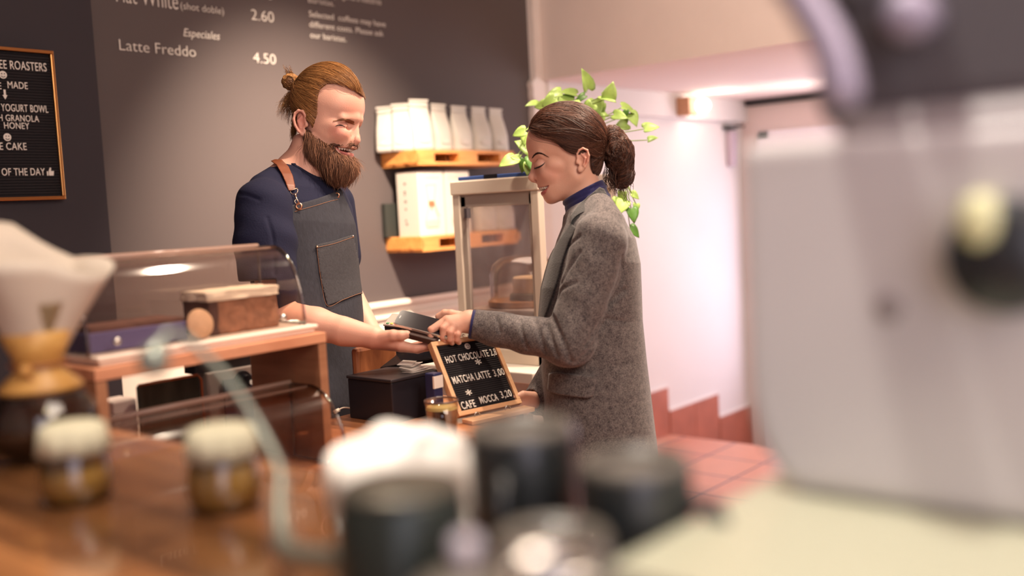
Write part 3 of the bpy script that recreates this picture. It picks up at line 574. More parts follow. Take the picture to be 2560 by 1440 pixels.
tube(bm, [Mc @ Vector((.0042*math.cos(t), -.0004+.0042*math.sin(t), .0022)) for t in np.linspace(math.pi*1.15, math.pi*1.85, 7)], .0007, 5); obj('smile', bm, M_felt, sm)
ez = empty('board_holder', BL+e*.09-np.array([0, .02, .0])-np.array([0, 0, .012]), 'light wooden holder with two metal rings under the small letter board', 'holder')
E0 = MB_ @ Vector((.0, -.002, 0)); ME = Matrix(((e[0], nb[0], 0, BL[0]), (e[1], nb[1], 0, BL[1]), (0, 0, 1, ZC), (0, 0, 0, 1)))
bm = B(); box(bm, (.0, -.05, 0), (Wd, -.012, .010), ME); obj('base_block', bm, M_bee, ez, bevel=.002)
bm = B()
for u in (.04, .13): tube(bm, [ME @ Vector((u+.008*math.cos(t), -.018, .012+.007*math.sin(t))) for t in np.linspace(-.4, math.pi+.4, 10)], .0012, 6)
obj('ring', bm, mat('steel_rivet', (200, 196, 190), .25, metal=1), ez, smooth=True)
# ================================================================== DISPLAY CASE
cX0 = 2.362; a = on(0, cX0, 1128, 455); b_ = on(0, cX0, 1342, 437); cY1, cY0 = a[1], b_[1]; cZ1 = (a[2]+b_[2])/2; cZ0 = .94; cX1 = cX0+.42
print('case', cX0, cY0, cY1, cZ1)
M_alu = mat('case_frame', (226, 210, 192), .35, metal=.15); M_alud = mat('case_inner', (176, 162, 150), .4)
dcs = empty('display_case', ((cX0+cX1)/2, (cY0+cY1)/2, cZ0), 'tall glass display case with pale aluminium frame beside the woman', 'display case')
bm = B(); t = .03
for x in (cX0, cX1-t):
    for y in (cY0, cY1-t): box(bm, (x, y, cZ0), (x+t, y+t, cZ1-.045))
obj('corner_post', bm, M_alu, dcs, bevel=.003)
obj('top_frame', boxb((cX0-.004, cY0-.004, cZ1-.045), (cX1+.004, cY1+.004, cZ1)), M_alu, dcs, bevel=.004)
obj('base_frame', boxb((cX0, cY0, cZ0), (cX1, cY1, cZ0+.045)), M_alu, dcs, bevel=.003)
bm = B(); box(bm, (cX0+.006, cY0+t, cZ0+.045), (cX0+.02, cY0+t+.012, cZ1-.05)); box(bm, (cX0+.006, cY1-t-.022, cZ0+.045), (cX0+.02, cY1-t, cZ1-.05)); box(bm, (cX0+.006, cY0+t, cZ1-.085), (cX0+.02, cY1-t, cZ1-.045)); obj('door_frame', bm, M_alud, dcs, bevel=.002)
obj('door_pane', boxb((cX0+.010, cY0+t, cZ0+.045), (cX0+.014, cY1-t-.02, cZ1-.08)), hazy('case_door_glass', (244, 238, 236), .20), dcs)  # pale haze mixed into the colour lightens the door glass
bm = B(); box(bm, (cX0+t, cY0+.008, cZ0+.045), (cX1-t, cY0+.011, cZ1-.045)); obj('side_pane', bm, glass('case_glass', (248, 244, 240), .02, .05), dcs)
obj('side_pane', boxb((cX0+t, cY1-.011, cZ0+.045), (cX1-t, cY1-.008, cZ1-.045)), glass('case_glass'), dcs)
sz = [on(0, cX0+.15, 1260, 762)[2], 1.04]
obj('shelf_pane', boxb((cX0+.02, cY0+.014, sz[0]-.006), (cX1-.02, cY1-.014, sz[0])), mat('shelf_glass', (232, 222, 212), .2, alpha=.7), dcs); obj('shelf_pane', boxb((cX0+.02, cY0+.014, sz[1]-.006), (cX1-.02, cY1-.014, sz[1])), mat('shelf_glass', (232, 222, 212), .2, alpha=.7), dcs)
kx_ = on(0, cX0-.003, 1166, 530); obj('latch', boxb((cX0-.008, kx_[1]-.006, kx_[2]-.02), (cX0+.01, kx_[1]+.006, kx_[2]+.012)), mat('latch_dark', (70, 62, 66), .4), dcs)
light('AREA', 'case_fill', ((cX0+cX1)/2, (cY0+cY1)/2, cZ1-.055), ((cX0+cX1)/2, (cY0+cY1)/2, 1.0), 2.6, WARMW, .24)  # unseen lamp added under the roof to brighten the case
# cake under a glass dome in the case
cy = (cY0+cY1)/2+.022; cxx = cX0+.155; cdm = empty('cake_stand', (cxx, cy, sz[0]), 'round wooden plate with clear glass cloche on the upper shelf of the case', 'cake stand')
obj('wooden_plate', lathe(B(), [(0, 0), (.115, 0), (.12, .006), (.12, .020), (0, .020)], 48, (cxx, cy, sz[0])), wood('plate_wood', (150, 104, 66), (184, 134, 88), .5), cdm)
obj('cloche', lathe(B(), [(.112, .02), (.112, .10), (.103, .135), (.075, .158), (.03, .165), (0, .166), (0, .163), (.03, .162), (.073, .155), (.100, .133), (.109, .10), (.109, .02)], 48, (cxx, cy, sz[0])), glass('cloche_glass', (250, 245, 240), .04, .10), cdm, smooth=True)
cks = empty('layer_cake', (cxx, cy, sz[0]+.02), 'pale layered cake with dark green garnish inside the glass cloche', 'cake')
obj('sponge', lathe(B(), [(0, .001), (.062, .001), (.065, .004), (.065, .07), (.06, .074), (0, .074)], 40, (cxx+.02, cy-.02, sz[0]+.02)), mat('pale_cake', (206, 184, 150), .8, var=.08, vscale=30), cks)
obj('garnish', lathe(B(), [(.0655, .008), (.078, .002), (.076, .018), (.0655, .024)], 40, (cxx+.02, cy-.02, sz[0]+.02), close=True), mat('green_garnish', (84, 82, 54), .8, var=.3, vscale=60), cks)
# steel tray on the lower shelf
tag(obj('steel_tray', lathe(B(), [(0, 0), (.12, 0), (.14, .03), (.143, .03), (.123, -.003), (0, -.003)], 40, (cxx, cy, sz[1]+.004)), mat('steel_tray', (200, 190, 184), .3, metal=.6), smooth=True), 'shallow pale metal tray on the lower shelf of the display case', 'tray')
# folders lying on top of the case
M_blu = mat('folder_blue', (66, 92, 152), .5); M_blk = mat('folder_black', (28, 28, 34), .5)
fl = empty('blue_folder', (cX0+.06, (cY0+cY1)/2, cZ1), 'flat blue folder with black band lying on the display case roof', 'folder')
obj('cover', boxb((cX0+.0, cY0+.02, cZ1), (cX0+.16, cY1-.03, cZ1+.012)), M_blu, fl, bevel=.002)
ym = (cY0+cY1)/2; obj('band', boxb((cX0-.001, ym-.02, cZ1+.0005), (cX0+.161, ym+.035, cZ1+.0135)), M_blk, fl)
# ================================================================== POTHOS on the case
pot = np.array([2.58, 1.98, cZ1]); pp = empty('pothos_plant', pot, 'trailing green pothos in a pot on the display case behind the woman', 'plant')
obj('pot', lathe(B(), [(0, 0), (.05, 0), (.065, .095), (.07, .095), (.07, .105), (.06, .105), (.058, .085), (0, .083)], 32, pot), mat('pot_white', (226, 218, 208), .5), pp, smooth=False)
M_leaf = mat('leaf_variegated', (168, 200, 104), .4, var=.28, vscale=26, sss=.0, bump=.1); M_leafd = mat('leaf_dark_green', (84, 128, 52), .4, var=.3, vscale=30)
M_stem = mat('vine_stem', (150, 176, 92), .5)
def leaf(c, tip, nrm, L, m):
    """heart shaped leaf: c = stalk end, tip direction, face normal"""
    tip = Vector(tip).normalized(); nrm = Vector(nrm); nrm = (nrm-tip*nrm.dot(tip)).normalized(); side = tip.cross(nrm); bm = B()
    out = [(0, 0), (-.16, .22), (-.10, .42), (.12, .47), (.38, .42), (.62, .30), (.84, .13), (1.0, 0)]
    mid = [(0, 0), (.12, 0), (.3, 0), (.5, 0), (.7, 0), (.85, 0), (1.0, 0)]
    def pt(a, b): return Vector(c)+tip*a*L+side*b*L-nrm*(abs(b)*-.22+ .30*a*a*.8)*L
    for s in (1, -1):
        o_ = [bm.verts.new(pt(a, b*s)) for a, b in out]; mm_ = [bm.verts.new(pt(a, 0)) for a in (0, .05, .15, .3, .45, .62, .82, 1.0)]; q_ = [bm.verts.new(pt((a+a2)/2, b*s*.55)) for (a, b), a2 in zip(out, (0, .05, .15, .3, .45, .62, .82, 1.0))]
        for i in range(7):
            for u, v in ((o_, q_), (q_, mm_)):
                try: bm.faces.new((u[i], u[i+1], v[i+1], v[i]))
                except ValueError: pass
    bmesh.ops.remove_doubles(bm, verts=bm.verts, dist=1e-5)
    o = obj('leaf', bm, m, pp, smooth=True); sd = o.modifiers.new('thick', 'SOLIDIFY'); sd.thickness = .0008; return o
LV = [ # px, py, length px, tip angle (deg, 0=right, 90=down), dark
 (1470, 222, 52, -100, 0), (1489, 250, 44, 80, 0), (1440, 236, 44, 195, 0), (1400, 232, 40, 170, 0), (1385, 246, 36, 150, 0), (1425, 255, 46, 205, 0), (1370, 262, 36, 175, 0), (1462, 240, 30, 150, 1), (1505, 240, 40, 20, 0), (1520, 245, 42, -70, 0), (1500, 262, 40, 100, 0), (1480, 262, 40, 130, 0), (1450, 262, 34, 160, 0), (1390, 268, 34, 185, 0),
 (1556, 268, 44, 15, 0), (1575, 284, 38, 60, 0), (1566, 276, 18, 100, 1), (1535, 288, 36, 10, 0), (1480, 280, 44, 12, 0), (1500, 284, 34, 100, 0), (1568, 310, 36, 165, 0), (1612, 322, 38, -15, 0), (1622, 350, 24, -20, 0),
 (1312, 328, 34, 165, 0), (1318, 335, 34, 110, 0), (1325, 375, 44, 215, 0), (1286, 398, 44, 160, 0), (1330, 395, 42, 80, 1), (1312, 400, 34, 100, 1), (1298, 396, 22, 190, 0), (1322, 410, 30, 100, 0), (1345, 260, 34, 178, 0),
 (1545, 492, 40, 60, 0), (1560, 505, 40, 120, 0), (1580, 484, 24, 30, 0), (1578, 522, 38, 75, 1), (1575, 570, 34, 40, 1), (1590, 510, 22, 90, 0), (1558, 480, 26, 100, 0)]
up_ = Vector(CU); rt_ = Vector(CR); fw_ = Vector(CF); rl = random.Random(5); ends = []
for i, (x, y, L, ang, dk) in enumerate(LV):
    left = x < 1345 and y > 300; d = (2.66 if left else 3.12) + rl.uniform(-.05, .05) if not left else 2.95+rl.uniform(-.04, .04)
    if y > 470: d = 3.0+rl.uniform(-.03, .03)
    c = P(x, y, d); Lm = L/2508*d; a = math.radians(ang); tip = rt_*math.cos(a)-up_*math.sin(a)-fw_*rl.uniform(-.2, .5)
    nrm = -fw_+up_*rl.uniform(.2, 1.3)+rt_*rl.uniform(-.5, .5); leaf(c, tip, nrm, Lm, M_leafd if dk else M_leaf); ends.append(c)
rim = pot+np.array([0, 0, .10])
bm = B()
for i, c in enumerate(ends):
    c = np.array(c); 
    if LV[i][1] > 470:
        s = P(1545+rl.uniform(-10, 10), 420, 3.02); pts = [rim+np.array([.06, -.05, 0]), s, c]
    elif LV[i][0] < 1345 and LV[i][1] > 300: pts = [rim+np.array([-.05, .0, 0]), (rim+c)/2+np.array([0, 0, .05]), c]
    else: pts = [rim+np.array([rl.uniform(-.03, .03), rl.uniform(-.03, .03), -.01]), (rim*.5+c*.5)+np.array([0, 0, .03 if LV[i][0] < 1540 else .0]), c]
    tube(bm, spline(pts, 6), .0016, 5)
obj('vines', bm, M_stem, pp, smooth=True)
# ================================================================== FOREGROUND (out of focus)
# coffee machine on the right
MX = .66; MY = .341; MZ = 1.215
M_mw = mat('machine_white', (208, 202, 202), .35, var=.02); M_md = mat('machine_dark', (92, 88, 92), .4); M_mc = mat('machine_cream', (208, 208, 184), .3, metal=.2)
def mz(px_, py_): return on(0, MX, px_, py_)
zt_ = mz(1950, 348)[2]; zb_ = MZ+.002; ycut = mz(2052, 200)[1]
cm = empty('espresso_machine', (MX+.2, .1, ZB), 'large white espresso machine with dark upper body at right edge', 'coffee machine')
poly = [(MY-.034, zb_), (MY-.020, zb_+.012), (MY-.008, zb_+.034), (MY-.002, zb_+.06), (MY, zb_+.09), (MY, zt_), (-.25, zt_), (-.25, zb_)]
obj('side_panel', prism(B(), poly, 0, MX, MX+.36), M_mw, cm, bevel=.012, seg=4)
obj('upper_body', boxb((MX+.012, -.25, zt_+.004), (MX+.36, ycut+.014, 1.80)), M_md, cm, bevel=.02, seg=4)
zz = mz(2300, 330)[2]; ya = mz(2110, 330)[1]
obj('shoulder_panel', boxb((MX+.004, -.24, zt_-.03), (MX+.34, ycut-.002, zz+.02)), mat('machine_grey', (150, 140, 142), .4), cm, bevel=.02, seg=4)
obj('base', boxb((.48, -.3, ZB+.03), (MX+.36, MY-.01, MZ-.012)), mat('machine_base', (92, 88, 80), .5), cm, bevel=.006)
bm = B(); n = 24; x = .47; poly = []
for i in range(n): poly += [(x, MZ), (x+.0055, MZ), (x+.0065, MZ-.003), (x+.009, MZ-.003)]; x += .010
poly += [(x, MZ), (x, MZ-.012), (.47, MZ-.012)]
prism(bm, [(a, b) for a, b in poly], 1, -.3, MY-.004)
obj('ribbed_tray', bm, M_mc, cm)
bm = B()
for (dx, dy) in ((.52, .29), (.52, -.2), (.95, .30), (.95, -.2)): lathe(bm, [(0, 0), (.018, 0), (.016, .03), (0, .03)], 20, (dx, dy, ZB))
obj('foot', bm, M_md, cm)
q = mz(2520, 640); dl = obj('dial', lathe(B(), [(0, .022), (.030, .022), (.034, .012), (.036, 0), (0, 0)], 40, (0, 0, 0), Matrix.Translation((MX, q[1], q[2])) @ Matrix.Rotation(-math.pi/2, 4, 'Y')), mat('dial_black', (44, 46, 50), .3), cm, smooth=True)
q = mz(2476, 545); obj('glint_knob', lathe(B(), [(0, .034), (.006, .033), (.0105, .029), (.0105, .0), (0, 0)], 24, (0, 0, 0), Matrix.Translation((MX, q[1], q[2])) @ Matrix.Rotation(-math.pi/2, 4, 'Y') @ Matrix.Diagonal((1.5, 1, 1, 1))), mat('glint_cream', (226, 224, 176), .15), dl, smooth=True)  # chrome knob, its highlight put into the cream colour
q = mz(2222, 770); obj('screw_cap', lathe(B(), [(0, .003), (.007, .003), (.009, 0), (0, 0)], 24, (0, 0, 0), Matrix.Translation((MX, q[1], q[2])) @ Matrix.Rotation(-math.pi/2, 4, 'Y')), mat('cap_grey', (150, 140, 140), .4), cm, smooth=True)
lv = [on(0, MX-.05, x, y) for x, y in ((1960, -90), (2010, 0), (2058, 80), (2092, 160), (2106, 230), (2100, 280))]
obj('lever', tube(B(), spline(lv, 5), [.012]*20+[.0125, .0115, .0105, .009, .006, .003], 16), mat('chrome_lilac', (166, 156, 176), .5, metal=.25), cm, smooth=True)
obj('lever_mount', boxb((MX-.05, lv[0][1]-.03, lv[0][2]-.02), (MX+.03, lv[0][1]+.01, lv[0][2]+.02)), M_md, cm, bevel=.005)
q = mz(2280, 40); obj('upper_knob', lathe(B(), [(0, .03), (.012, .028), (.016, .02), (.016, 0), (0, 0)], 24, (0, 0, 0), Matrix.Translation((MX+.012, q[1], q[2])) @ Matrix.Rotation(-math.pi/2, 4, 'Y')), mat('chrome_lilac', (186, 176, 198), .25, metal=.6), cm, smooth=True)
# cups
M_cup = mat('cup_glaze', (38, 41, 41), .32, coat=.4); M_cupr = mat('lit_top_and_lid', (100, 94, 86), .4)  # lighter tone puts the ceiling reflection into the mug tops; also colours the pot lid
def cup(px_, py_, d, z1, r, label, hang=None, m=M_cup):
    p = P(px_, py_, d); o = empty('mug', (p[0], p[1], ZB), label, 'mug', group='dark mugs in the foreground'); h = z1-ZB
    local(obj('cup_body', lathe(B(), [(r*.97, 0), (r, .003), (r, h*.35), (r*.99, h-.009), (r*.95, h-.002), (r*.90, h), (r*.84, h), (r*.80, h-.004), (0, h-.005), (0, h-.012), (r*.85, h-.014), (r*.93, .003)], 48), m, o, smooth=True))
    local(obj('lit_foot_top', lathe(B(), [(0, h-.0045), (r*.78, h-.0045), (r*.80, h+.0015), (r*.90, h+.0012), (r*.955, h-.0015), (r*.97, h-.006)], 48), M_cupr, o, smooth=True))
    if hang is not None:
        c, s = math.cos(hang), math.sin(hang); pts = [(c*(r+q[0]), s*(r+q[0]), h*q[1]) for q in ((-.003, .30), (.018, .28), (.028, .5), (.018, .74), (-.003, .74))]
        local(obj('handle', tube(B(), spline(pts, 5), .006, 10), m, o, smooth=True))
    return o
cup(1302, 1084, .775, 1.262, .042, 'upside-down dark mug standing farthest, behind the other foreground mugs', 3.6)
cup(1585, 1146, .70, 1.250, .040, 'upside-down dark mug at the right, next to the machine tray', -1.5)
cup(1378, 1296, .605, 1.232, .036, 'upside-down dark mug with bright reflections at the bottom centre', 2.6)
p = P(1385, 1450, .47); o = empty('glint_jug', (p[0], p[1], ZB), 'small polished steel jug added at the bottom edge for bright reflections', 'jug')  # jug added to bring bright reflections to the bottom edge
local(obj('jug_body', lathe(B(), [(0, 0), (.025, 0), (.029, .035), (.023, .108), (.0245, .116), (.0225, .116), (.0215, .105), (.027, .035), (.023, .004), (0, .004)], 40), mat('polished_steel', (226, 222, 214), .12, metal=1), o, smooth=True))
local(obj('handle', tube(B(), spline([(-.022, -.006, .10), (-.042, -.01, .09), (-.042, -.01, .05), (-.027, -.006, .04)], 5), .003, 8), mat('polished_steel', (226, 222, 214), .12, metal=1), o, smooth=True))
# kettle
p = P(1000, 1216, .64); KX, KY = p[0], p[1]; M_ket = mat('kettle_dark', (44, 50, 46), .3, metal=.35); KZ = 1.255
kt = empty('gooseneck_kettle', (KX, KY, ZB), 'dark green gooseneck kettle with curved spout beside the mugs', 'kettle'); h = KZ-ZB; r = .041
obj('kettle_body', lathe(B(), [(0, 0), (r+.008, 0), (r+.009, .004), (r+.004, h*.5), (r, h-.003), (r-.002, h), (0, h)], 48, (KX, KY, ZB)), M_ket, kt, smooth=True)
obj('kettle_lid', lathe(B(), [(0, h+.006), (.02, h+.006), (r-.004, h+.003), (r-.001, h), (0, h)], 48, (KX, KY, ZB)), mat('kettle_lid', (92, 88, 78), .3, metal=.4), kt, smooth=True)
sp = [P(870, 1400, .66), P(790, 1395, .70), P(715, 1370, .76), P(700, 1270, .80), P(700, 1180, .83), P(655, 1080, .86), P(590, 975, .88), P(520, 895, .89), P(452, 838, .885), P(412, 838, .875), P(392, 880, .87), P(372, 935, .865)]
ss = spline(sp, 5); rad = [.010*(1-.62*min(1, i/22)) for i in range(len(ss))]; rad = [max(.0028, q) for q in rad]; rad[-8:] = [.006, .009, .0115, .013, .0135, .013, .0115, .008]  # tip swollen to stand in for the bright glint on the spout
obj('spout', tube(B(), ss, rad, 14), mat('kettle_steel', (134, 140, 130), .35, metal=.6), kt, smooth=True)
# lidded pot with knob
p = P(1165, 1385, .53); o = empty('sugar_pot', (p[0], p[1], ZB), 'dark lidded pot with pale knob at the bottom edge of the picture', 'pot'); h = .078
local(obj('pot_body', lathe(B(), [(0, 0), (.026, 0), (.031, .01), (.032, h), (0, h)], 40), M_cup, o, smooth=False))
local(obj('pot_lid', lathe(B(), [(.033, h), (.033, h+.003), (.024, h+.010), (.010, h+.014), (0, h+.014), (0, h)], 40), M_cupr, o, smooth=True))
local(obj('lid_knob', lathe(B(), [(0, h+.034), (.006, h+.033), (.008, h+.027), (.005, h+.018), (.004, h+.013), (0, h+.013)], 24), mat('knob_pale', (196, 190, 200), .3), o, smooth=True))
# rumpled white cloth on a stack
p = P(990, 1130, .93)
from mathutils import noise
bm = B(); bmesh.ops.create_uvsphere(bm, u_segments=72, v_segments=40, radius=1)
for v in bm.verts:
    a = v.co.copy(); f = 1+.14*noise.noise(a*1.8+Vector((3, 1, 0)))+.05*noise.noise(a*6); hz = max(0, a.z); rr = math.hypot(a.x, a.y)
    k = 1.0+.10*math.sin(math.atan2(a.y, a.x)*3+1)*(rr > .6)
    v.co = Vector((a.x*.075*f*k, a.y*.062*f*k, (.0 if a.z < 0 else hz**.7*.088*f)))
bmesh.ops.transform(bm, matrix=Matrix.Translation((p[0], p[1], ZB)) @ Matrix.Rotation(-.8, 4, 'Z'), verts=bm.verts)
tag(obj('white_cloth', bm, mat('cloth_white', (250, 247, 238), .8, bump=.2, bscale=40), smooth=True), 'bright rumpled white cloth heaped behind the dark mugs', 'cloth')
# chemex with filter
a = on(2, ZB, 118, 1140); X_, Y_ = a[0], a[1]; cx_ = empty('coffee_carafe', (X_, Y_, ZB), 'hourglass glass carafe of dark coffee with white paper filter', 'carafe')
R = [(0, 0), (.040, 0), (.058, .012), (.066, .035), (.062, .060), (.045, .088), (.026, .108), (.0225, .118), (.026, .128), (.040, .160), (.056, .195), (.0575, .1955), (.0415, .160), (.0275, .128), (.024, .118), (.0275, .108), (.0465, .089)]
gp = [(q[0], q[1]) for q in [(0, .001), (.040, .001), (.058, .012), (.066, .035), (.062, .060), (.045, .088), (.026, .108), (.0225, .118), (.026, .128), (.040, .160), (.056, .195)]]
obj('glass_body', lathe(B(), gp, 48, (X_, Y_, ZB)), glass('carafe_glass', (238, 230, 210), .02, .12), cx_, smooth=True)
obj('coffee', lathe(B(), [(0, .004), (.038, .004), (.056, .014), (.0635, .035), (.060, .060), (.054, .072), (0, .072)], 48, (X_, Y_, ZB)), mat('coffee_brew', (44, 22, 18), .15, coat=.3), cx_, smooth=True)
obj('wood_collar', lathe(B(), [(.048, .084), (.050, .090), (.030, .108), (.028, .118), (.031, .130), (.044, .158), (.041, .160), (.028, .132), (.025, .118), (.028, .106), (.044, .088)], 40, (X_, Y_, ZB), close=True), wood('collar_wood', (176, 124, 60), (208, 160, 88), .4), cx_, smooth=True)
cdir = -np.array([math.cos(TH), math.sin(TH), 0])
cord = [(X_+.031*math.cos(t)*1.05, Y_+.031*math.sin(t)*1.05, ZB+.118) for t in np.linspace(0, 2*math.pi, 24)]
b0 = np.array([X_, Y_, ZB+.118])+cdir*.036
cm_ = obj('leather_tie', tube(tube(B(), cord, .0025, 8), spline([b0, b0+np.array([.005, -.006, -.02]), b0+np.array([.012, -.012, -.045])], 4), .0022, 6), mat('leather_tan', (140, 84, 48), .6), cx_, smooth=True)
bd = B(); ball(bd, Vector(b0)+Vector((0, 0, -.004)), .008, 16); obj('wooden_bead', bd, wood('collar_wood', (176, 124, 60), (208, 160, 88)), cx_, smooth=True)
# folded paper square filter standing out of the neck
M_fil = mat('filter_paper', (204, 192, 176), .85, bump=.15, bscale=30)
bm = B(); top = []; N = 40
zt0 = .150
for k in range(9):
    t = k/8; ring = []
    for i in range(N):
        a = 2*math.pi*i/N
        rad = .027+.062*t; 
        ca = math.cos(a-.5); sa = math.sin(a-.5)
        sq = 1/max(abs(ca), abs(sa))**.75 if t > .5 else 1
        lift = .028*max(0, 1-abs(((a+.4) % (math.pi/2))/(math.pi/4)-1))*t*t
        fold = 1+.07*math.sin(a*3+1)*t+.04*math.sin(a*7)*t
        cr_ = (ca*CR[0]+sa*CR[1]); ring.append(bm.verts.new((X_+rad*(1+(sq-1)*(t-.4)*1.1 if t > .5 else 1)*fold*ca, Y_+rad*fold*sa*.85, ZB+.122+.122*t+lift*(1.0-.6*cr_)-.022*cr_*t)))
    top.append(ring)
for a, b in zip(top, top[1:]):
    for i in range(N): bm.faces.new((a[i], a[(i+1) % N], b[(i+1) % N], b[i]))
fo = obj('paper_filter', bm, M_fil, cx_, smooth=True); fo.modifiers.new('t', 'SOLIDIFY').thickness = .0012
# jars
M_jar = glass('jar_glass', (232, 232, 222), .03, .14); M_clo = mat('jar_cloth', (184, 178, 152), .85, var=.08, vscale=40, bump=.4, bscale=120); M_sug = mat('jar_sugar', (196, 146, 72), .8, var=.2, vscale=120)
def jar(px_, py_, r, h, label, fill):
    a = on(2, ZB, px_, py_); o = empty('glass_jar', (a[0], a[1], ZB), label, 'jar', group='cloth covered jars on the bar')
    local(obj('jar_body', lathe(B(), [(0, 0), (r*.85, 0), (r*1.02, .006), (r*1.08, h*.3), (r*.95, h*.6), (r*.82, h*.72), (r*.85, h*.8)], 40), M_jar, o, smooth=True))
    local(obj('contents', lathe(B(), [(0, .004), (r*.84, .004), (r*.98, .01), (r*1.03, h*.3), (r*.97, h*fill), (0, h*fill*.96)], 32), M_sug, o, smooth=True))
    bm = lathe(B(), [(0, h), (r*.75, h*.995), (r*.95, h*.96), (r*1.0, h*.78), (r*1.05, h*.64)], 48)
    for v in bm.verts: t = math.atan2(v.co.y, v.co.x); k = 1+.05*math.sin(9*t)*(v.co.z < h*.9); v.co.x *= k; v.co.y *= k
    lid = local(obj('cloth_cover', bm, M_clo, o, smooth=True)); lid.modifiers.new('t', 'SOLIDIFY').thickness = .0015
    return o
jar(195, 1250, .034, .082, 'small glass jar with cream cloth cover, left one near the carafe', .42)
jar(565, 1268, .034, .082, 'small glass jar with cream cloth cover, right one below the pastry domes', .52)
# ================================================================== ORGANIC SURFACE TOOLKIT (distance fields -> smooth quad meshes)
def smin(a, b, k):
    h = np.maximum(k-np.abs(a-b), 0)/k; return np.minimum(a, b)-h*h*k*.25
def smax(a, b, k): return -smin(-a, -b, k)
def cap(p, a, b, ra, rb=None):
    a = np.array(a, np.float32); b = np.array(b, np.float32); rb = ra if rb is None else rb; ba = b-a; pa = p-a
    h = np.clip((pa@ba)/max(1e-6, float(ba@ba)), 0, 1); return np.linalg.norm(pa-h[:, None]*ba, axis=1)-(ra+(rb-ra)*h)
def ell(p, c, r, rot=None):
    q = p-np.array(c, np.float32)
    if rot is not None: q = q@rot
    r = np.array(r, np.float32); k0 = np.linalg.norm(q/r, axis=1); k1 = np.linalg.norm(q/(r*r), axis=1); return k0*(k0-1)/np.maximum(k1, 1e-9)
def rotz(deg):
    a = math.radians(deg); return np.array([[math.cos(a), -math.sin(a), 0], [math.sin(a), math.cos(a), 0], [0, 0, 1]], np.float32)
def poly2(p, poly):
    """signed distance to a polygon in x,y (negative inside)"""
    x = p[:, 0]; y = p[:, 1]; d = np.full(len(p), 1e9, np.float32); s = np.ones(len(p), np.float32); n = len(poly)
    for i in range(n):
        ax, ay = poly[i]; bx, by = poly[i-1]; ex, ey = bx-ax, by-ay; wx, wy = x-ax, y-ay
        t = np.clip((wx*ex+wy*ey)/max(1e-9, ex*ex+ey*ey), 0, 1); dx = wx-ex*t; dy = wy-ey*t; d = np.minimum(d, dx*dx+dy*dy)
        c1 = y >= ay; c2 = y < by; c3 = ex*wy > ey*wx; m = (c1 & c2 & c3) | (~c1 & ~c2 & ~c3); s = np.where(m, -s, s)
    return s*np.sqrt(d)
def loft(p, secs, cs=(1, 0), org=(0, 0), pw=2.3):
    """stack of superellipse sections: (y, q centre, half depth, half width); q runs along cs in (x,z)"""
    c, s = cs; x = p[:, 0]-org[0]; z = p[:, 2]-org[1]; q = x*c+z*s; l = -x*s+z*c; y = p[:, 1]; S_ = np.array(secs, np.float32)
    qc = np.interp(y, S_[:, 0], S_[:, 1]); hd = np.interp(y, S_[:, 0], S_[:, 2]); hw = np.interp(y, S_[:, 0], S_[:, 3])
    a = np.abs(q-qc)/hd; b = np.abs(l)/hw; r = (a**pw+b**pw)**(1/pw)+1e-6
    d = (r-1)*np.sqrt((q-qc)**2+l*l+1)/r*.92
    return np.maximum(d, np.maximum(S_[0, 0]-y, y-S_[-1, 0]))
def gridline(spec):
    """[(start, step), ..., (end, None)]"""
    out = []
    for (a, s), (b, _) in zip(spec, spec[1:]):
        n = max(1, round((b-a)/s)); out += [a+(b-a)*i/n for i in range(n)]
    out.append(spec[-1][0]); n = (len(out)-1) % 8
    if n:
        st = out[-1]-out[-2]; out += [out[-1]+st*(i+1) for i in range(8-n)]
    return np.array(out, np.float32)
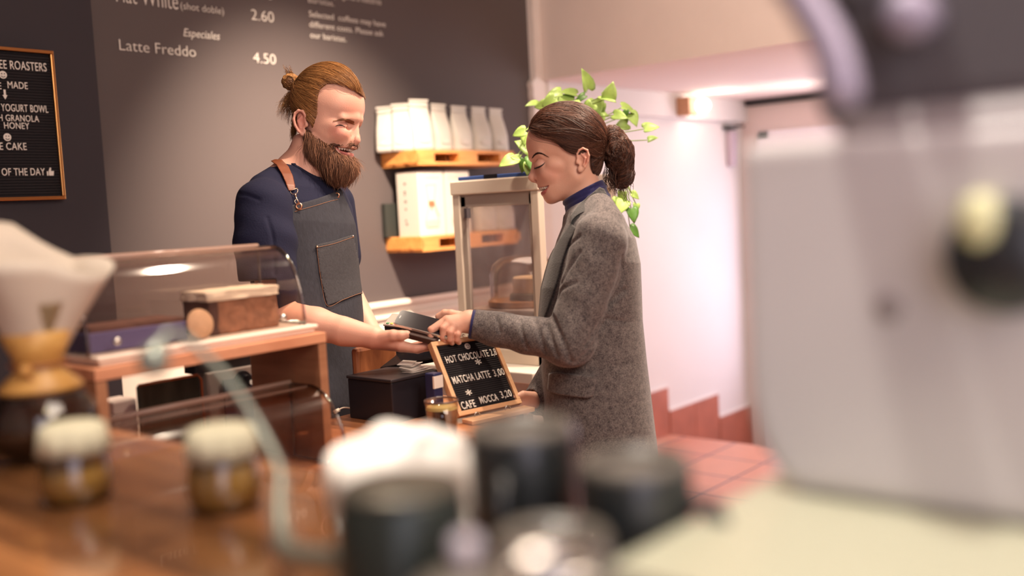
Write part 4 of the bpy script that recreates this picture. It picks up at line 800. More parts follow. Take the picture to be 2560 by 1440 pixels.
def surfnet(f, gx, gy, gz, slack=1.15):
    G = [gx, gy, gz]; NB = [(len(g)-1)//8 for g in G]; cs = [(g[:-1:8][:n]+g[8::8][:n])/2 for g, n in zip(G, NB)]; hs = [(g[8::8][:n]-g[:-1:8][:n])/2 for g, n in zip(G, NB)]
    I, J, K = np.meshgrid(*[np.arange(n) for n in NB], indexing='ij'); I = I.ravel(); J = J.ravel(); K = K.ravel()
    cen = np.stack([cs[0][I], cs[1][J], cs[2][K]], 1).astype(np.float32); diag = np.sqrt(hs[0][I]**2+hs[1][J]**2+hs[2][K]**2)
    d = np.concatenate([f(cen[i:i+200000]) for i in range(0, len(cen), 200000)]); keep = np.abs(d) < diag*slack+2
    I, J, K = I[keep], J[keep], K[keep]; nb = len(I); o = np.arange(9); oi, oj, ok = np.meshgrid(o, o, o, indexing='ij')
    LX = (I[:, None]*8+oi.ravel()[None]); LY = (J[:, None]*8+oj.ravel()[None]); LZ = (K[:, None]*8+ok.ravel()[None])
    D = np.empty((nb, 729), np.float32); ch = 400
    for i in range(0, nb, ch):
        pts = np.stack([gx[LX[i:i+ch]], gy[LY[i:i+ch]], gz[LZ[i:i+ch]]], -1).reshape(-1, 3).astype(np.float32); D[i:i+ch] = f(pts).reshape(-1, 729)
    D = D.reshape(nb, 9, 9, 9); sg = D < 0; ny, nz = len(gy)+1, len(gz)+1
    cs8 = np.zeros((nb, 8, 8, 8), np.int8)
    for a in (0, 1):
        for b in (0, 1):
            for c in (0, 1): cs8 += sg[:, a:a+8, b:b+8, c:c+8]
    act = (cs8 > 0) & (cs8 < 8); bi, ci, cj, ck = np.nonzero(act)
    gi = I[bi]*8+ci; gj = J[bi]*8+cj; gk = K[bi]*8+ck; key = (gi.astype(np.int64)*ny+gj)*nz+gk
    acc = np.zeros((len(bi), 3)); cnt = np.zeros(len(bi))
    P_ = lambda a, b, c: D[bi, ci+a, cj+b, ck+c]
    for ax in range(3):
        for u in (0, 1):
            for v in (0, 1):
                o0 = [u, v]; o0.insert(ax, 0); o1 = list(o0); o1[ax] = 1; d0 = P_(*o0); d1 = P_(*o1); m = (d0 < 0) != (d1 < 0)
                t = np.where(m, d0/np.where(m, d0-d1, 1), 0)
                pos0 = [gx[gi+o0[0]], gy[gj+o0[1]], gz[gk+o0[2]]]; pos1 = [gx[gi+o1[0]], gy[gj+o1[1]], gz[gk+o1[2]]]
                for q in range(3): acc[:, q] += np.where(m, pos0[q]+(pos1[q]-pos0[q])*t, 0)
                cnt += m
    V = acc/cnt[:, None]; uk, ui = np.unique(key, return_index=True); V = V[ui]
    quads = []
    for ax in range(3):
        s0 = sg[:, :8, :8, :8]; sl = [slice(0, 8)]*3; sl[ax] = slice(1, 9); s1 = sg[:, sl[0], sl[1], sl[2]]; e = s0 != s1; b2, a0, a1, a2 = np.nonzero(e); fl = s0[b2, a0, a1, a2]
        base = np.stack([I[b2]*8+a0, J[b2]*8+a1, K[b2]*8+a2], 1).astype(np.int64); ox = [q for q in range(3) if q != ax]; cells = []
        for du, dv in ((0, 0), (-1, 0), (-1, -1), (0, -1)):
            c = base.copy(); c[:, ox[0]] += du; c[:, ox[1]] += dv; cells.append((c[:, 0]*ny+c[:, 1])*nz+c[:, 2])
        ix = np.stack([np.searchsorted(uk, c) for c in cells], 1); ixc = np.minimum(ix, len(uk)-1); ok_ = np.all(uk[ixc] == np.stack(cells, 1), axis=1); ix = ixc[ok_]; fl = fl[ok_]
        if ax == 1: fl = ~fl
        ix = np.where(fl[:, None], ix[:, ::-1], ix); quads.append(ix)
    Q = np.concatenate(quads)
    # drop isolated crumbs: keep as is, merge duplicates of shared block borders
    _, qi = np.unique(np.sort(Q, 1), axis=0, return_index=True); return V, Q[np.sort(qi)]
class Frame:
    """view-aligned modelling frame at depth d0: x right, y down, z towards the room's viewing side; 1 unit = d0/FPX metres"""
    def __init__(s, d0): s.d0 = d0; s.k = d0/FPX
    def w(s, V): V = np.asarray(V, float); return C0+s.d0*CF+((V[:, 0]-1280)*s.k)[:, None]*CR-((V[:, 1]-720)*s.k)[:, None]*CU-(V[:, 2]*s.k)[:, None]*CF
    def q(s, x, y, z): f = (s.d0-z*s.k)/s.d0; return (1280+(x-1280)*f, 720+(y-720)*f, z)
    def w1(s, x, y, z): return Vector(s.w(np.array([[x, y, z]]))[0])
def mesh_np(name, V, Q, m, parent, col=None, mats=None, midx=None):
    me = bpy.data.meshes.new(name); n = len(Q); k = Q.shape[1]; me.vertices.add(len(V)); me.vertices.foreach_set('co', np.asarray(V, np.float32).ravel())
    me.loops.add(n*k); me.loops.foreach_set('vertex_index', Q.astype(np.int32).ravel()); me.polygons.add(n); me.polygons.foreach_set('loop_start', np.arange(0, n*k, k, dtype=np.int32)); me.polygons.foreach_set('loop_total', np.full(n, k, np.int32))
    me.update(calc_edges=True); me.polygons.foreach_set('use_smooth', np.ones(n, bool))
    if midx is not None: me.polygons.foreach_set('material_index', midx.astype(np.int32))
    if col is not None:
        a = me.color_attributes.new('tone', 'FLOAT_COLOR', 'POINT'); c = np.ones((len(V), 4), np.float32); c[:, :3] = col; a.data.foreach_set('color', c.ravel())
    me.validate(); return obj(name, me, m, parent)
def sdf_obj(name, f, fr, gx, gy, gz, m, parent, colf=None, slack=1.15):
    V, Q = surfnet(f, gx, gy, gz, slack); c = colf(V.astype(np.float32)) if colf else None
    return mesh_np(name, fr.w(V), Q, m, parent, c), V, Q
def zsurf(f, xy, z0=330.0, zmin=-330.0, it=60):
    xy = np.asarray(xy, np.float32); z = np.full(len(xy), z0, np.float32)
    for _ in range(it):
        d = f(np.column_stack([xy, z]).astype(np.float32)); z = z-np.clip(d*.8, -3, 40)
    return np.maximum(z, zmin)
def grad(f, p, e=.8):
    d0 = f(p); g = np.stack([f(p+np.array(v, np.float32)*e)-d0 for v in ((1, 0, 0), (0, 1, 0), (0, 0, 1))], 1); return d0, g/np.maximum(np.linalg.norm(g, axis=1), 1e-6)[:, None]
def strands_mesh(name, paths, rad, fr, m, parent, rng, taper=.35, nside=3, wob=0.0):
    """paths (S, T, 3) in frame units -> thin tubes in one mesh"""
    S_, T, _ = paths.shape; t = np.gradient(paths, axis=1); t /= np.maximum(np.linalg.norm(t, axis=2), 1e-6)[..., None]
    ref = np.array([.3, .2, .93]); n1 = np.cross(t, ref); n1 /= np.maximum(np.linalg.norm(n1, axis=2), 1e-6)[..., None]; n2 = np.cross(t, n1)
    tt = np.linspace(0, 1, T); rr = rad*(1-(1-taper)*np.abs(tt-.4)/.6)[None, :]*rng.uniform(.7, 1.3, (S_, 1)); V = []
    for k in range(nside): a = 2*math.pi*k/nside; V.append(paths+(n1*math.cos(a)+n2*math.sin(a))*rr[..., None])
    V = np.stack(V, 2); idx = np.arange(S_*T*nside).reshape(S_, T, nside); Q = []
    for k in range(nside): k2 = (k+1) % nside; Q.append(np.stack([idx[:, :-1, k], idx[:, :-1, k2], idx[:, 1:, k2], idx[:, 1:, k]], -1).reshape(-1, 4))
    return mesh_np(name, fr.w(V.reshape(-1, 3)), np.concatenate(Q), m, parent)
def flow(f, start, target, steps, step, lift, rng, spread=0.0, mask=None, wave=1.0):
    """walk over the level set of f from start points towards target"""
    p = start.astype(np.float32).copy(); out = [p.copy()]; tg = np.asarray(target, np.float32)
    tg = tg+rng.normal(0, 1, p.shape).astype(np.float32)*spread
    ph = start[:, 1]*.16+start[:, 0]*.03; lf = (lift*rng.uniform(.2, 1.0, len(p))+lift*.9*(.5+.5*np.sin(ph*2.2+np.sin(start[:, 0]*.05)*2))).astype(np.float32)
    tg0 = tg.copy()
    for it_ in range(steps):
        tg = tg0+(np.stack([0*ph, 34*np.sin(it_*.55+ph*1.3), 14*np.cos(it_*.5+ph)], 1)*max(0, 1-it_/steps)*wave).astype(np.float32)
        d, g = grad(f, p); v = tg-p; dist = np.linalg.norm(v, axis=1); v = v-g*np.sum(v*g, 1)[:, None]; v /= np.maximum(np.linalg.norm(v, axis=1), 1e-5)[:, None]
        st = np.minimum(step, dist*.5)[:, None]; p = p+v*st; d, g = grad(f, p); p = p-g*(d-lf)[:, None]*.8; out.append(p.copy())
    return np.stack(out, 1)
def hairmat(name, c1, c2, rough=.42):
    m = bpy.data.materials.new(name); m.use_nodes = True; nt = m.node_tree; b = nt.nodes['Principled BSDF']; b.inputs['Roughness'].default_value = rough; b.inputs['Specular IOR Level'].default_value = .3
    g = nt.nodes.new('ShaderNodeNewGeometry'); r = nt.nodes.new('ShaderNodeValToRGB'); r.color_ramp.elements[0].color = (*srgb(c1), 1); r.color_ramp.elements[1].color = (*srgb(c2), 1)
    nt.links.new(g.outputs['Random Per Island'], r.inputs[0]); nt.links.new(r.outputs[0], b.inputs['Base Color']); MATS[name] = m; return m
M_skin = mat('skin', (220, 165, 140), .48, attr='tone', sss=.12, bump=.12, bscale=420)
M_teeth = mat('teeth', (238, 226, 206), .25); M_dkbr = mat('lash_dark', (34, 24, 24), .6)
def lin(c): return np.array(srgb(c), np.float32)
def mixc(base, c, w): return base*(1-w[:, None])+lin(c)[None]*w[:, None]
def blob(V, c, r): 
    q = (V-np.array(c, np.float32))/np.array(r, np.float32); return np.clip(1-np.sum(q*q, 1), 0, 1)
def ear(p, pts, r, zc, lobe, disc, tilt=.18):
    """outer ear on the +z side of a head: helix rim, bowl, lobe"""
    d = np.full(len(p), 1e3, np.float32)
    for a, b in zip(pts, pts[1:]): d = smin(d, cap(p, a, b, r), 2.5)
    return d
# ================================================================== WOMAN (right): black-brown bun, navy roll neck, grey tweed coat
FW = Frame(2.45)
def w_mirror(p): q = p.copy(); q[:, 2] = np.abs(q[:, 2]); return q
W_MO = [(1371.5, 467), (1358, 469.5), (1335, 470), (1335, 479), (1352, 480.5), (1362, 477)]
W_UL = [(1349, 466.5, 0), (1352, 466.5, 11), (1359, 466.5, 20), (1371, 466, 27.5)]; W_LL = [(1358.5, 484, 0), (1360, 483.5, 11), (1364, 479, 20), (1372, 468, 27.5)]
W_EAR = [(x-5, y+9.5, z) for x, y, z in [(1444, 396, 69), (1443, 385, 72), (1448, 376, 75), (1457, 372, 77), (1467, 377, 79), (1471, 390, 80), (1469, 404, 78), (1463, 417, 75), (1455, 426, 71)]]
def w_head(p):
    m = w_mirror(p)
    d = ell(p, (1414, 348, 0), (94, 84, 74)); d = smin(d, ell(p, (1373, 362, 0), (56, 52, 57)), 14); d = smin(d, ell(p, (1430, 400, 0), (58, 72, 65)), 16)
    d = smin(d, ell(p, (1385, 425, 0), (48, 60, 50)), 14); d = smin(d, ell(p, (1375, 458, 0), (30, 36, 32)), 10)
    d = smin(d, cap(m, (1436, 448, 44), (1388, 488, 14), 17, 17), 24); d = smin(d, ell(p, (1377, 492, 0), (17, 18, 21)), 10)
    d = smin(d, ell(p, (1410, 470, 0), (38, 26, 36)), 14)
    d = smin(d, ell(m, (1372, 437, 31), (22, 20, 17)), 12); d = smin(d, ell(m, (1388, 418, 46), (20, 13, 12)), 12)
    d = smin(d, cap(m, (1333, 393, 10), (1352, 390, 38), 11, 10), 10)
    d = smax(d, -ell(m, (1335, 413, 27), (11, 9, 12)), 9)
    d = smin(d, ell(m, (1351, 415, 30), (15, 12, 15)), 5)                     # closed lid over the eyeball
    nose = cap(p, (1337, 408, 0), (1331.5, 440, 0), 7, 8); nose = smin(nose, ell(p, (1330.5, 443.5, 0), (10.3, 9.8, 9)), 5); nose = smin(nose, cap(p, (1333, 450, 0), (1346, 453, 0), 6, 6), 5)
    nose = smin(nose, ell(m, (1343, 444, 9), (8, 6.8, 6.0)), 4); d = smin(d, nose, 5)
    d = smax(d, -ell(m, (1340, 453, 6), (5, 3.5, 3.2)), 1.5)
    d = smax(d, -cap(m, (1350, 437, 13), (1353, 449, 16), 1.2, 1.0), 3)
    for U, rr_ in ((W_UL, (5.2, 5, 4.2, 2.4)), (W_LL, (6.2, 6, 5, 2.6))):
        for i in range(3): d = smin(d, cap(m, U[i], U[i+1], rr_[i], rr_[i+1]), 3)
    d = smax(d, -smax(poly2(p, W_MO), p[:, 0]-1373, 1), 2.2)
    d = smax(d, -cap(m, (1377, 452, 25), (1379, 474, 24), 1.6, 1.2), 5)       # smile line
    e = np.full(len(p), 1e3, np.float32)
    for a, b in zip(W_EAR, W_EAR[1:]): e = smin(e, cap(m, a, b, 2.7), 2)
    e = smin(e, ell(m, (1453, 408.5, 70), (13, 25, 2.8)), 3); e = smin(e, ell(m, (1446, 431.5, 69), (7, 8.5, 4)), 3); e = smin(e, cap(m, (1448, 394.5, 72), (1458, 405.5, 75), 2.4), 2); e = smin(e, cap(m, (1458, 405.5, 75), (1453, 422.5, 73), 2.6), 2)
    e = smin(e, ell(m, (1438.5, 413.5, 69), (4, 6, 4.5)), 3); e = smax(e, -ell(m, (1447, 411.5, 75), (6, 9, 5)), 2)
    d = smin(d, e, 4)
    return smin(d, cap(p, (1448, 445, 0), (1478, 560, 0), 46, 50), 18)
qw = FW.q
W_SH, W_EL, W_WR = qw(1500, 596, 170), qw(1425, 858, 195), qw(1180, 806, 88)
WF_SH, WF_EL, WF_WR = qw(1475, 600, -170), qw(1440, 850, -180), qw(1345, 1000, -5)
def chain(p, pts, k=3):
    d = np.full(len(p), 1e3, np.float32)
    for (a, ra), (b, rb) in zip(pts, pts[1:]): d = smin(d, cap(p, qw(*a), qw(*b), ra, rb), k)
    return d
W_FING = [[((1117, 800, 96), 11), ((1079, 825, 108), 9.6), ((1077, 843, 107), 8.6), ((1089, 850, 98), 7.4)],
          [((1124, 806, 104), 10.5), ((1109, 821, 116), 9.2), ((1107, 842, 113), 8.2), ((1113, 854, 102), 7.2)],
          [((1133, 815, 107), 10.5), ((1126, 831, 118), 9.0), ((1125, 848, 113), 8.0), ((1130, 857, 102), 7.0)],
          [((1146, 822, 103), 10), ((1144, 836, 112), 8.4), ((1143, 849, 108), 7.4), ((1147, 856, 100), 6.6)]]
def w_hand(p):
    d = np.full(len(p), 1e3, np.float32)
    for F_ in W_FING: d = smin(d, cap(p, qw(1172, 803, 88), qw(*F_[0][0]), 19, F_[0][1]), 14)
    for F_ in W_FING: d = smin(d, chain(p, F_, 2.0), 2.6)
    d = smin(d, chain(p, [((1166, 796, 72), 15), ((1128, 785, 62), 11), ((1112, 783, 56), 9.5), ((1096, 791, 52), 8)], 3), 7)
    d = smin(d, cap(p, qw(1250, 820, 98), qw(1176, 805, 88), 27, 25), 12)
    return d
def w_fhand(p):
    d = cap(p, qw(1352, 1003, 0), qw(1326, 1002, 32), 19, 17)
    for (a, b, c) in (((1314, 996, 46), (1292, 997, 58), (1273, 1008, 60)), ((1314, 1006, 44), (1294, 1012, 56), (1278, 1022, 58)), ((1316, 1014, 40), (1300, 1023, 50), (1286, 1031, 52)), ((1324, 1018, 34), (1314, 1029, 44), (1302, 1034, 46))):
        d = smin(d, cap(p, qw(1328, 1003, 32), qw(*a), 15, 10), 9); d = smin(d, cap(p, qw(*a), qw(*b), 9, 8), 4); d = smin(d, cap(p, qw(*b), qw(*c), 8, 6.5), 2)
    d = smin(d, cap(p, qw(1334, 990, 40), qw(1308, 986, 56), 11, 9), 6); d = smin(d, cap(p, qw(1308, 986, 56), qw(1288, 992, 64), 8.5, 7), 3)
    return d
W_SECS = [(505, 1475, 55, 60), (535, 1480, 72, 110), (565, 1486, 80, 158), (600, 1489, 97, 180), (660, 1486, 112, 188), (720, 1480, 121, 182), (800, 1478, 126, 172), (900, 1484, 130, 176), (1000, 1492, 134, 188), (1100, 1499, 139, 202), (1300, 1505, 152, 225), (1460, 1506, 160, 236)]
def w_core(p):
    S_ = [(a, b-0, c-16, d-18) for a, b, c, d in W_SECS[2:]]
    d = loft(p, [(560, 1488, 60, 120)]+S_[1:6]+[(1000, 1490, 100, 150), (1060, 1490, 90, 140)], pw=2.2)
    d = smin(d, cap(p, W_SH, W_EL, 44, 36), 20); d = smin(d, cap(p, W_EL, W_WR, 36, 25), 12); d = smin(d, cap(p, WF_SH, WF_EL, 44, 36), 20); d = smin(d, cap(p, WF_EL, WF_WR, 34, 24), 12)
    m = w_mirror(p); d = smin(d, cap(m, (1492, 1040, 80), (1488, 1500, 85), 82, 52), 25); d = smin(d, cap(m, (1488, 1500, 85), (1500, 1900, 88), 50, 36), 10); d = smin(d, cap(m, (1500, 1930, 88), (1400, 1945, 92), 30, 22), 10)
    return d
def w_body(p):
    x, y = p[:, 0], p[:, 1]; d = np.full(len(p), 60.0, np.float32)
    for sel, f in ((y < 640, w_head), ((x < 1280) & (y > 700) & (y < 930), w_hand), ((x < 1400) & (y > 930) & (y < 1090), w_fhand), (y > 480, w_core)):
        if sel.any(): d[sel] = smin(d[sel], f(p[sel]), 10)
    return d
def w_col(V):
    c = np.tile(lin((226, 174, 150)), (len(V), 1)); m = V.copy(); m[:, 2] = np.abs(m[:, 2])
    c = mixc(c, (216, 140, 122), .35*blob(m, (1378, 440, 44), (38, 30, 44))); c = mixc(c, (206, 130, 112), .5*blob(m, (1333, 444, 0), (14, 12, 14)))
    c = mixc(c, (214, 134, 118), .6*blob(m, (1457, 400, 78), (22, 34, 12)))
    def tubew(U, r, v=1.0):
        d = np.full(len(m), 1e3, np.float32)
        for a, b in zip(U, U[1:]): d = np.minimum(d, cap(m, a, b, r))
        return np.clip(-d/1.2+.5, 0, 1)*v
    lip = np.maximum(tubew(W_UL, 5.6), tubew(W_LL, 7.2)); c = mixc(c, (184, 92, 92), lip*.85)
    cav = (poly2(V, W_MO) < -.8)*(V[:, 0] < 1373)*1.0; c = mixc(c, (82, 30, 32), cav)
    c = mixc(c, (170, 112, 100), .6*blob(m, (1351, 410, 38), (20, 10, 16)))       # eyelid tint
    hd = (V[:, 1] > 700); kn = np.zeros(len(V))
    for F_ in W_FING:
        for (q_, r_) in F_[:3]: kn = np.maximum(kn, blob(V, qw(*q_), (14, 14, 14)))
    return mixc(c, (206, 126, 106), kn*.5)
W_FLOOR = FW.w1(1490, 1971, 0); wp = empty('person', (W_FLOOR.x, W_FLOOR.y, 0), 'woman with dark low bun and grey tweed coat handing over a phone, smiling downwards', 'person')
gx = gridline([(1055, 1.7), (1200, 3), (1300, 1.6), (1530, 4), (1760, None)]); gy = gridline([(250, 1.6), (520, 5), (765, 1.7), (870, 4), (975, 2.2), (1045, 9), (1990, None)]); gz = gridline([(-260, 6), (-110, 3), (-84, 1.9), (84, 1.7), (128, 5), (280, None)])
sdf_obj('body', w_body, FW, gx, gy, gz, M_skin, wp, w_col)
# teeth, lashes, brows
bm = B()
for i in range(-5, 6):
    a = i*.27; c_ = FW.w1(1372-21.5*math.cos(a), 471.5-1.5*abs(math.sin(a)), 23*math.sin(a)); ball(bm, c_, 1, 10, (.0034, .0034, .0052))
obj('teeth', bm, M_teeth, wp, smooth=True)
def on_surf(f, fr, pts, lift=.5): z = zsurf(f, pts); return [fr.w1(x, y, zz+lift) for (x, y), zz in zip(pts, z)]
bm = B(); ln = spline([(1336, 421.5, 0), (1342, 423.5, 0), (1349, 421.5, 0), (1356, 417, 0), (1361, 411, 0)], 5); tube(bm, on_surf(w_head, FW, [(q[0], q[1]) for q in ln], .4), [.0006+.0016*math.sin(math.pi*min(1, .15+i/len(ln))) for i in range(len(ln))], 6)
for i in range(2, 20):
    q = ln[i]; s_ = on_surf(w_head, FW, [(q[0], q[1])], .6)[0]; tube(bm, [s_, s_+Vector(CR)*(-.0045+.0002*i)-Vector(CU)*.0035-Vector(CF)*.003], [.0004, .00012], 4)
obj('eyelashes', bm, M_dkbr, wp)
rg = np.random.default_rng(3)
def brow(f, fr, line, n, L, m, parent, up, seedr, rad=.55, th=1.7):
    ln = np.array(spline([(a, b, 0) for a, b in line], 10))[:, :2]; ts = seedr.uniform(0, 1, n); i = ts*(len(ln)-2); a = ln[i.astype(int)]+(ln[i.astype(int)+1]-ln[i.astype(int)])*(i-i.astype(int))[:, None]
    tn = ln[i.astype(int)+1]-ln[i.astype(int)]; tn /= np.linalg.norm(tn, axis=1)[:, None]; th_ = th*(1-.75*ts); a = a+np.column_stack([seedr.normal(0, .3, n), seedr.uniform(-1, 1, n)*th_]); ps = []
    for k in range(4): q = a+tn*L*k/3+np.array(up)*(k/3)*(1-ts)[:, None]; z = zsurf(f, q); ps.append(np.column_stack([q, z+.5+.3*k]))
    return strands_mesh('eyebrow', np.stack(ps, 1), rad, fr, m, parent, seedr)
M_hair = hairmat('hair_brown', (40, 26, 22), (108, 70, 54), .40); M_hairb = mat('hair_base_dark', (50, 32, 27), .6)
brow(w_head, FW, [(1329, 399), (1335, 393.5), (1343, 390.5), (1354, 392), (1367, 398)], 200, 6, hairmat('brow_brown', (40, 26, 22), (66, 42, 34), .6), wp, (1.2, -2.2), rg)
# hair cap, combed strands and low bun
W_HP = [(1319, 322), (1324, 302), (1345, 276), (1385, 258), (1440, 252), (1490, 268), (1520, 310), (1528, 360), (1522, 420), (1503, 452), (1482, 450), (1474, 425), (1473, 395), (1468, 377), (1456, 369), (1445, 376), (1438, 388), (1430, 396), (1418, 390), (1400, 378), (1382, 364), (1360, 350), (1340, 338), (1324, 330)]
def w_scalp(p): return smin(smin(ell(p, (1417, 346, 0), (99, 88, 79)), ell(p, (1375, 352, 0), (55, 58, 60)), 14), ell(p, (1442, 398, 0), (62, 70, 67)), 16)
def w_hairf(p):
    d = w_scalp(p)+1.2*np.sin(p[:, 1]*.42+p[:, 0]*.06+3*np.sin(p[:, 0]*.02))*.6; d = smax(d, poly2(p, W_HP), 5)
    return d
gx = gridline([(1310, 1.9), (1535, None)]); gy = gridline([(245, 1.9), (460, None)]); gz = gridline([(-88, 1.9), (88, None)])
_, HV, HQ = sdf_obj('hair', w_hairf, FW, gx, gy, gz, M_hairb, wp)
HV = HV.astype(np.float32); side = (w_scalp(HV) > -2.5) & (poly2(HV, W_HP) < 1); st = HV[side]; st = st[rg.choice(len(st), 4500)]
pth = flow(w_scalp, st, (1514, 376, 0), 17, 11, 2.6, rg, 9)
strands_mesh('hair_strands', pth, .55, FW, M_hair, wp, rg)
fr_ = np.array([q for q in spline([(1321, 326, 0), (1340, 336, 0), (1362, 349, 0), (1384, 363, 0), (1402, 376, 0), (1420, 388, 0), (1436, 390, 0), (1452, 371, 0), (1468, 376, 0), (1475, 410, 0), (1482, 446, 0)], 12)])[:, :2]
fr_ = np.repeat(fr_, 9, 0)+rg.normal(0, 1.6, (len(fr_)*9, 2)); fz = zsurf(w_scalp, fr_); strands_mesh('hairline_strands', flow(w_scalp, np.column_stack([fr_, fz-1.5]), (1514, 376, 0), 16, 10, 2.2, rg, 7), .6, FW, M_hair, wp, rg)
def w_bunf(p):
    d = ell(p, (1529, 338, 0), (23, 24, 25)); d = smin(d, ell(p, (1547, 386, 4), (36, 52, 38), rotz(-8)), 14); d = smin(d, ell(p, (1556, 438, 2), (27, 32, 27)), 12)
    d = smax(d, -ell(p, (1533, 446, 10), (9, 17, 26)), 6)
    a = np.arctan2(p[:, 1]-395, p[:, 0]-1535); return d+1.6*np.sin(a*7+p[:, 2]*.16)+.9*np.sin(p[:, 0]*.5+p[:, 1]*.15)
bun, BV, BQ = sdf_obj('hair_bun', w_bunf, FW, gridline([(1496, 1.9), (1598, None)]), gridline([(300, 1.9), (486, None)]), gridline([(-48, 1.9), (56, None)]), M_hairb, wp)
def swirl(f, V, n, c, steps, step, lift, rng, tilt=0.0):
    p = V[rng.choice(len(V), n)].astype(np.float32); o = [p]; lf = rng.uniform(.3, 1, n).astype(np.float32)*lift; tw = rng.normal(tilt, .25, n).astype(np.float32)
    for k in range(steps):
        d, g = grad(f, p); v = np.stack([-(p[:, 1]-c[1]), p[:, 0]-c[0], np.linalg.norm(p[:, :2]-np.array(c, np.float32), axis=1)*tw], 1); v = v-g*np.sum(v*g, 1)[:, None]; v /= np.maximum(np.linalg.norm(v, axis=1), 1e-5)[:, None]; p = p+v*step; d, g = grad(f, p); p = p-g*(d-lf*math.sin(math.pi*(k+1)/steps))[:, None]; o.append(p)
    return np.stack(o, 1)
strands_mesh('bun_strands', swirl(w_bunf, BV, 2200, (1536, 392), 13, 4.5, 3.0, rg, .2), .6, FW, M_hair, wp, rg)
ps = []
for i in range(1600):
    u = rg.uniform(0, 1); R1 = 14+22*u; zz = rg.uniform(-1, 1); zo = zz*30*math.sqrt(max(.05, 1-u*u*.7)); o = []
    for t in np.linspace(0, 1, 20):
        a = -2.6+t*4.6; cx_h = 1526+22*t*.6+R1*math.cos(a)*.8; cy_h = 366+26*t+ (R1+14*t)*math.sin(a)*1.35+rg.normal(0, .5)
        o.append((cx_h+6*u, cy_h, zo*math.sin(math.pi*(.15+.75*t))+8*math.sin(t*5+i)*.3))
    ps.append(o)
ps = np.array(ps, np.float32); fl = ps.reshape(-1, 3)
blift = rg.uniform(.2, 3.4, len(ps))
for _ in range(3): d_, g_ = grad(w_bunf, fl); fl = fl-g_*(d_-blift.repeat(20))[:, None]*.8
strands_mesh('bun_strands', fl.reshape(ps.shape), .6, FW, M_hair, wp, rg)
ps = []
for i in range(150):   # loose ends under the bun
    x0, y0 = rg.uniform(1512, 1560), rg.uniform(405, 440); x1 = x0+rg.uniform(-6, 26); y1 = rg.uniform(462, 492); z0 = rg.uniform(-20, 26); b_ = rg.uniform(-12, 14)
    ps.append([(x0+(x1-x0)*t+b_*math.sin(math.pi*t), y0+(y1-y0)*t, z0) for t in np.linspace(0, 1, 14)])
for i in range(3):
    ps.append([q for q in [(1552+ (i*4) + 38*t*(1-.35*t)-8*math.sin(3*t), 470+50*t-14*t*t*i*.4, 8) for t in np.linspace(0, 1, 14)]])
strands_mesh('loose_strands', np.array(ps, np.float32), .75, FW, M_hair, wp, rg)
# roll neck
def w_neck(p):
    a = np.array((1455, 470, 0), np.float32); b = np.array((1492, 560, 0), np.float32); ax = (b-a)/np.linalg.norm(b-a); t = (p-a)@ax
    d = cap(p, (1450, 455, 0), (1490, 565, 0), 56, 62)+1.3*np.sin(t*.23+p[:, 0]*.05)+.8*np.sin(t*.55+p[:, 2]*.03)
    nrm = np.array((-.47, -.883, 0), np.float32); nrm = np.array((.47*-1, -.88, 0), np.float32); cut = (p-np.array((1399, 506, 0), np.float32))@np.array((-.470, -.883, 0), np.float32)
    return smax(smax(d, cut, 5), p[:, 1]-570, 3)
sdf_obj('roll_neck', w_neck, FW, gridline([(1380, 2.4), (1570, None)]), gridline([(430, 2.4), (580, None)]), gridline([(-75, 2.6), (75, None)]), mat('knit_navy', (32, 30, 84), .85, bump=.3, bscale=500, var=.1, vscale=200, sheen=.3), wp)
# tweed coat
def tweed(name):
    m = bpy.data.materials.new(name); m.use_nodes = True; nt = m.node_tree; b = nt.nodes['Principled BSDF']; b.inputs['Roughness'].default_value = .95; b.inputs['Sheen Weight'].default_value = .25; b.inputs['Specular IOR Level'].default_value = .1
    tc = nt.nodes.new('ShaderNodeTexCoord'); n = nt.nodes.new('ShaderNodeTexNoise'); n.inputs['Scale'].default_value = 520; n.inputs['Detail'].default_value = 3; nt.links.new(tc.outputs['Object'], n.inputs[0])
    n2 = nt.nodes.new('ShaderNodeTexNoise'); n2.inputs['Scale'].default_value = 90; n2.inputs['Detail'].default_value = 5; nt.links.new(tc.outputs['Object'], n2.inputs[0])
    ad = nt.nodes.new('ShaderNodeMath'); ad.operation = 'MULTIPLY_ADD'; ad.inputs[1].default_value = .35; nt.links.new(n2.outputs[0], ad.inputs[0]); sb = nt.nodes.new('ShaderNodeMath'); sb.operation = 'SUBTRACT'; sb.inputs[1].default_value = .175; nt.links.new(n.outputs[0], sb.inputs[0]); nt.links.new(sb.outputs[0], ad.inputs[2])
    r = nt.nodes.new('ShaderNodeValToRGB'); r.color_ramp.elements[0].position = .34; r.color_ramp.elements[1].position = .66; r.color_ramp.elements[0].color = (*srgb((52, 48, 52)), 1); r.color_ramp.elements[1].color = (*srgb((132, 123, 120)), 1); nt.links.new(ad.outputs[0], r.inputs[0]); nt.links.new(r.outputs[0], b.inputs['Base Color'])
    bp = nt.nodes.new('ShaderNodeBump'); bp.inputs['Strength'].default_value = .5; bp.inputs['Distance'].default_value = .001; nt.links.new(n.outputs[0], bp.inputs['Height']); nt.links.new(bp.outputs[0], b.inputs['Normal']); MATS[name] = m; return m
M_coat = tweed('coat_tweed'); M_lap = mat('coat_collar_dark', (66, 64, 64), .95, var=.35, vscale=300, bump=.4, bscale=300, sheen=.2)
W_CR = []   # creases (polyline, radius) filled below
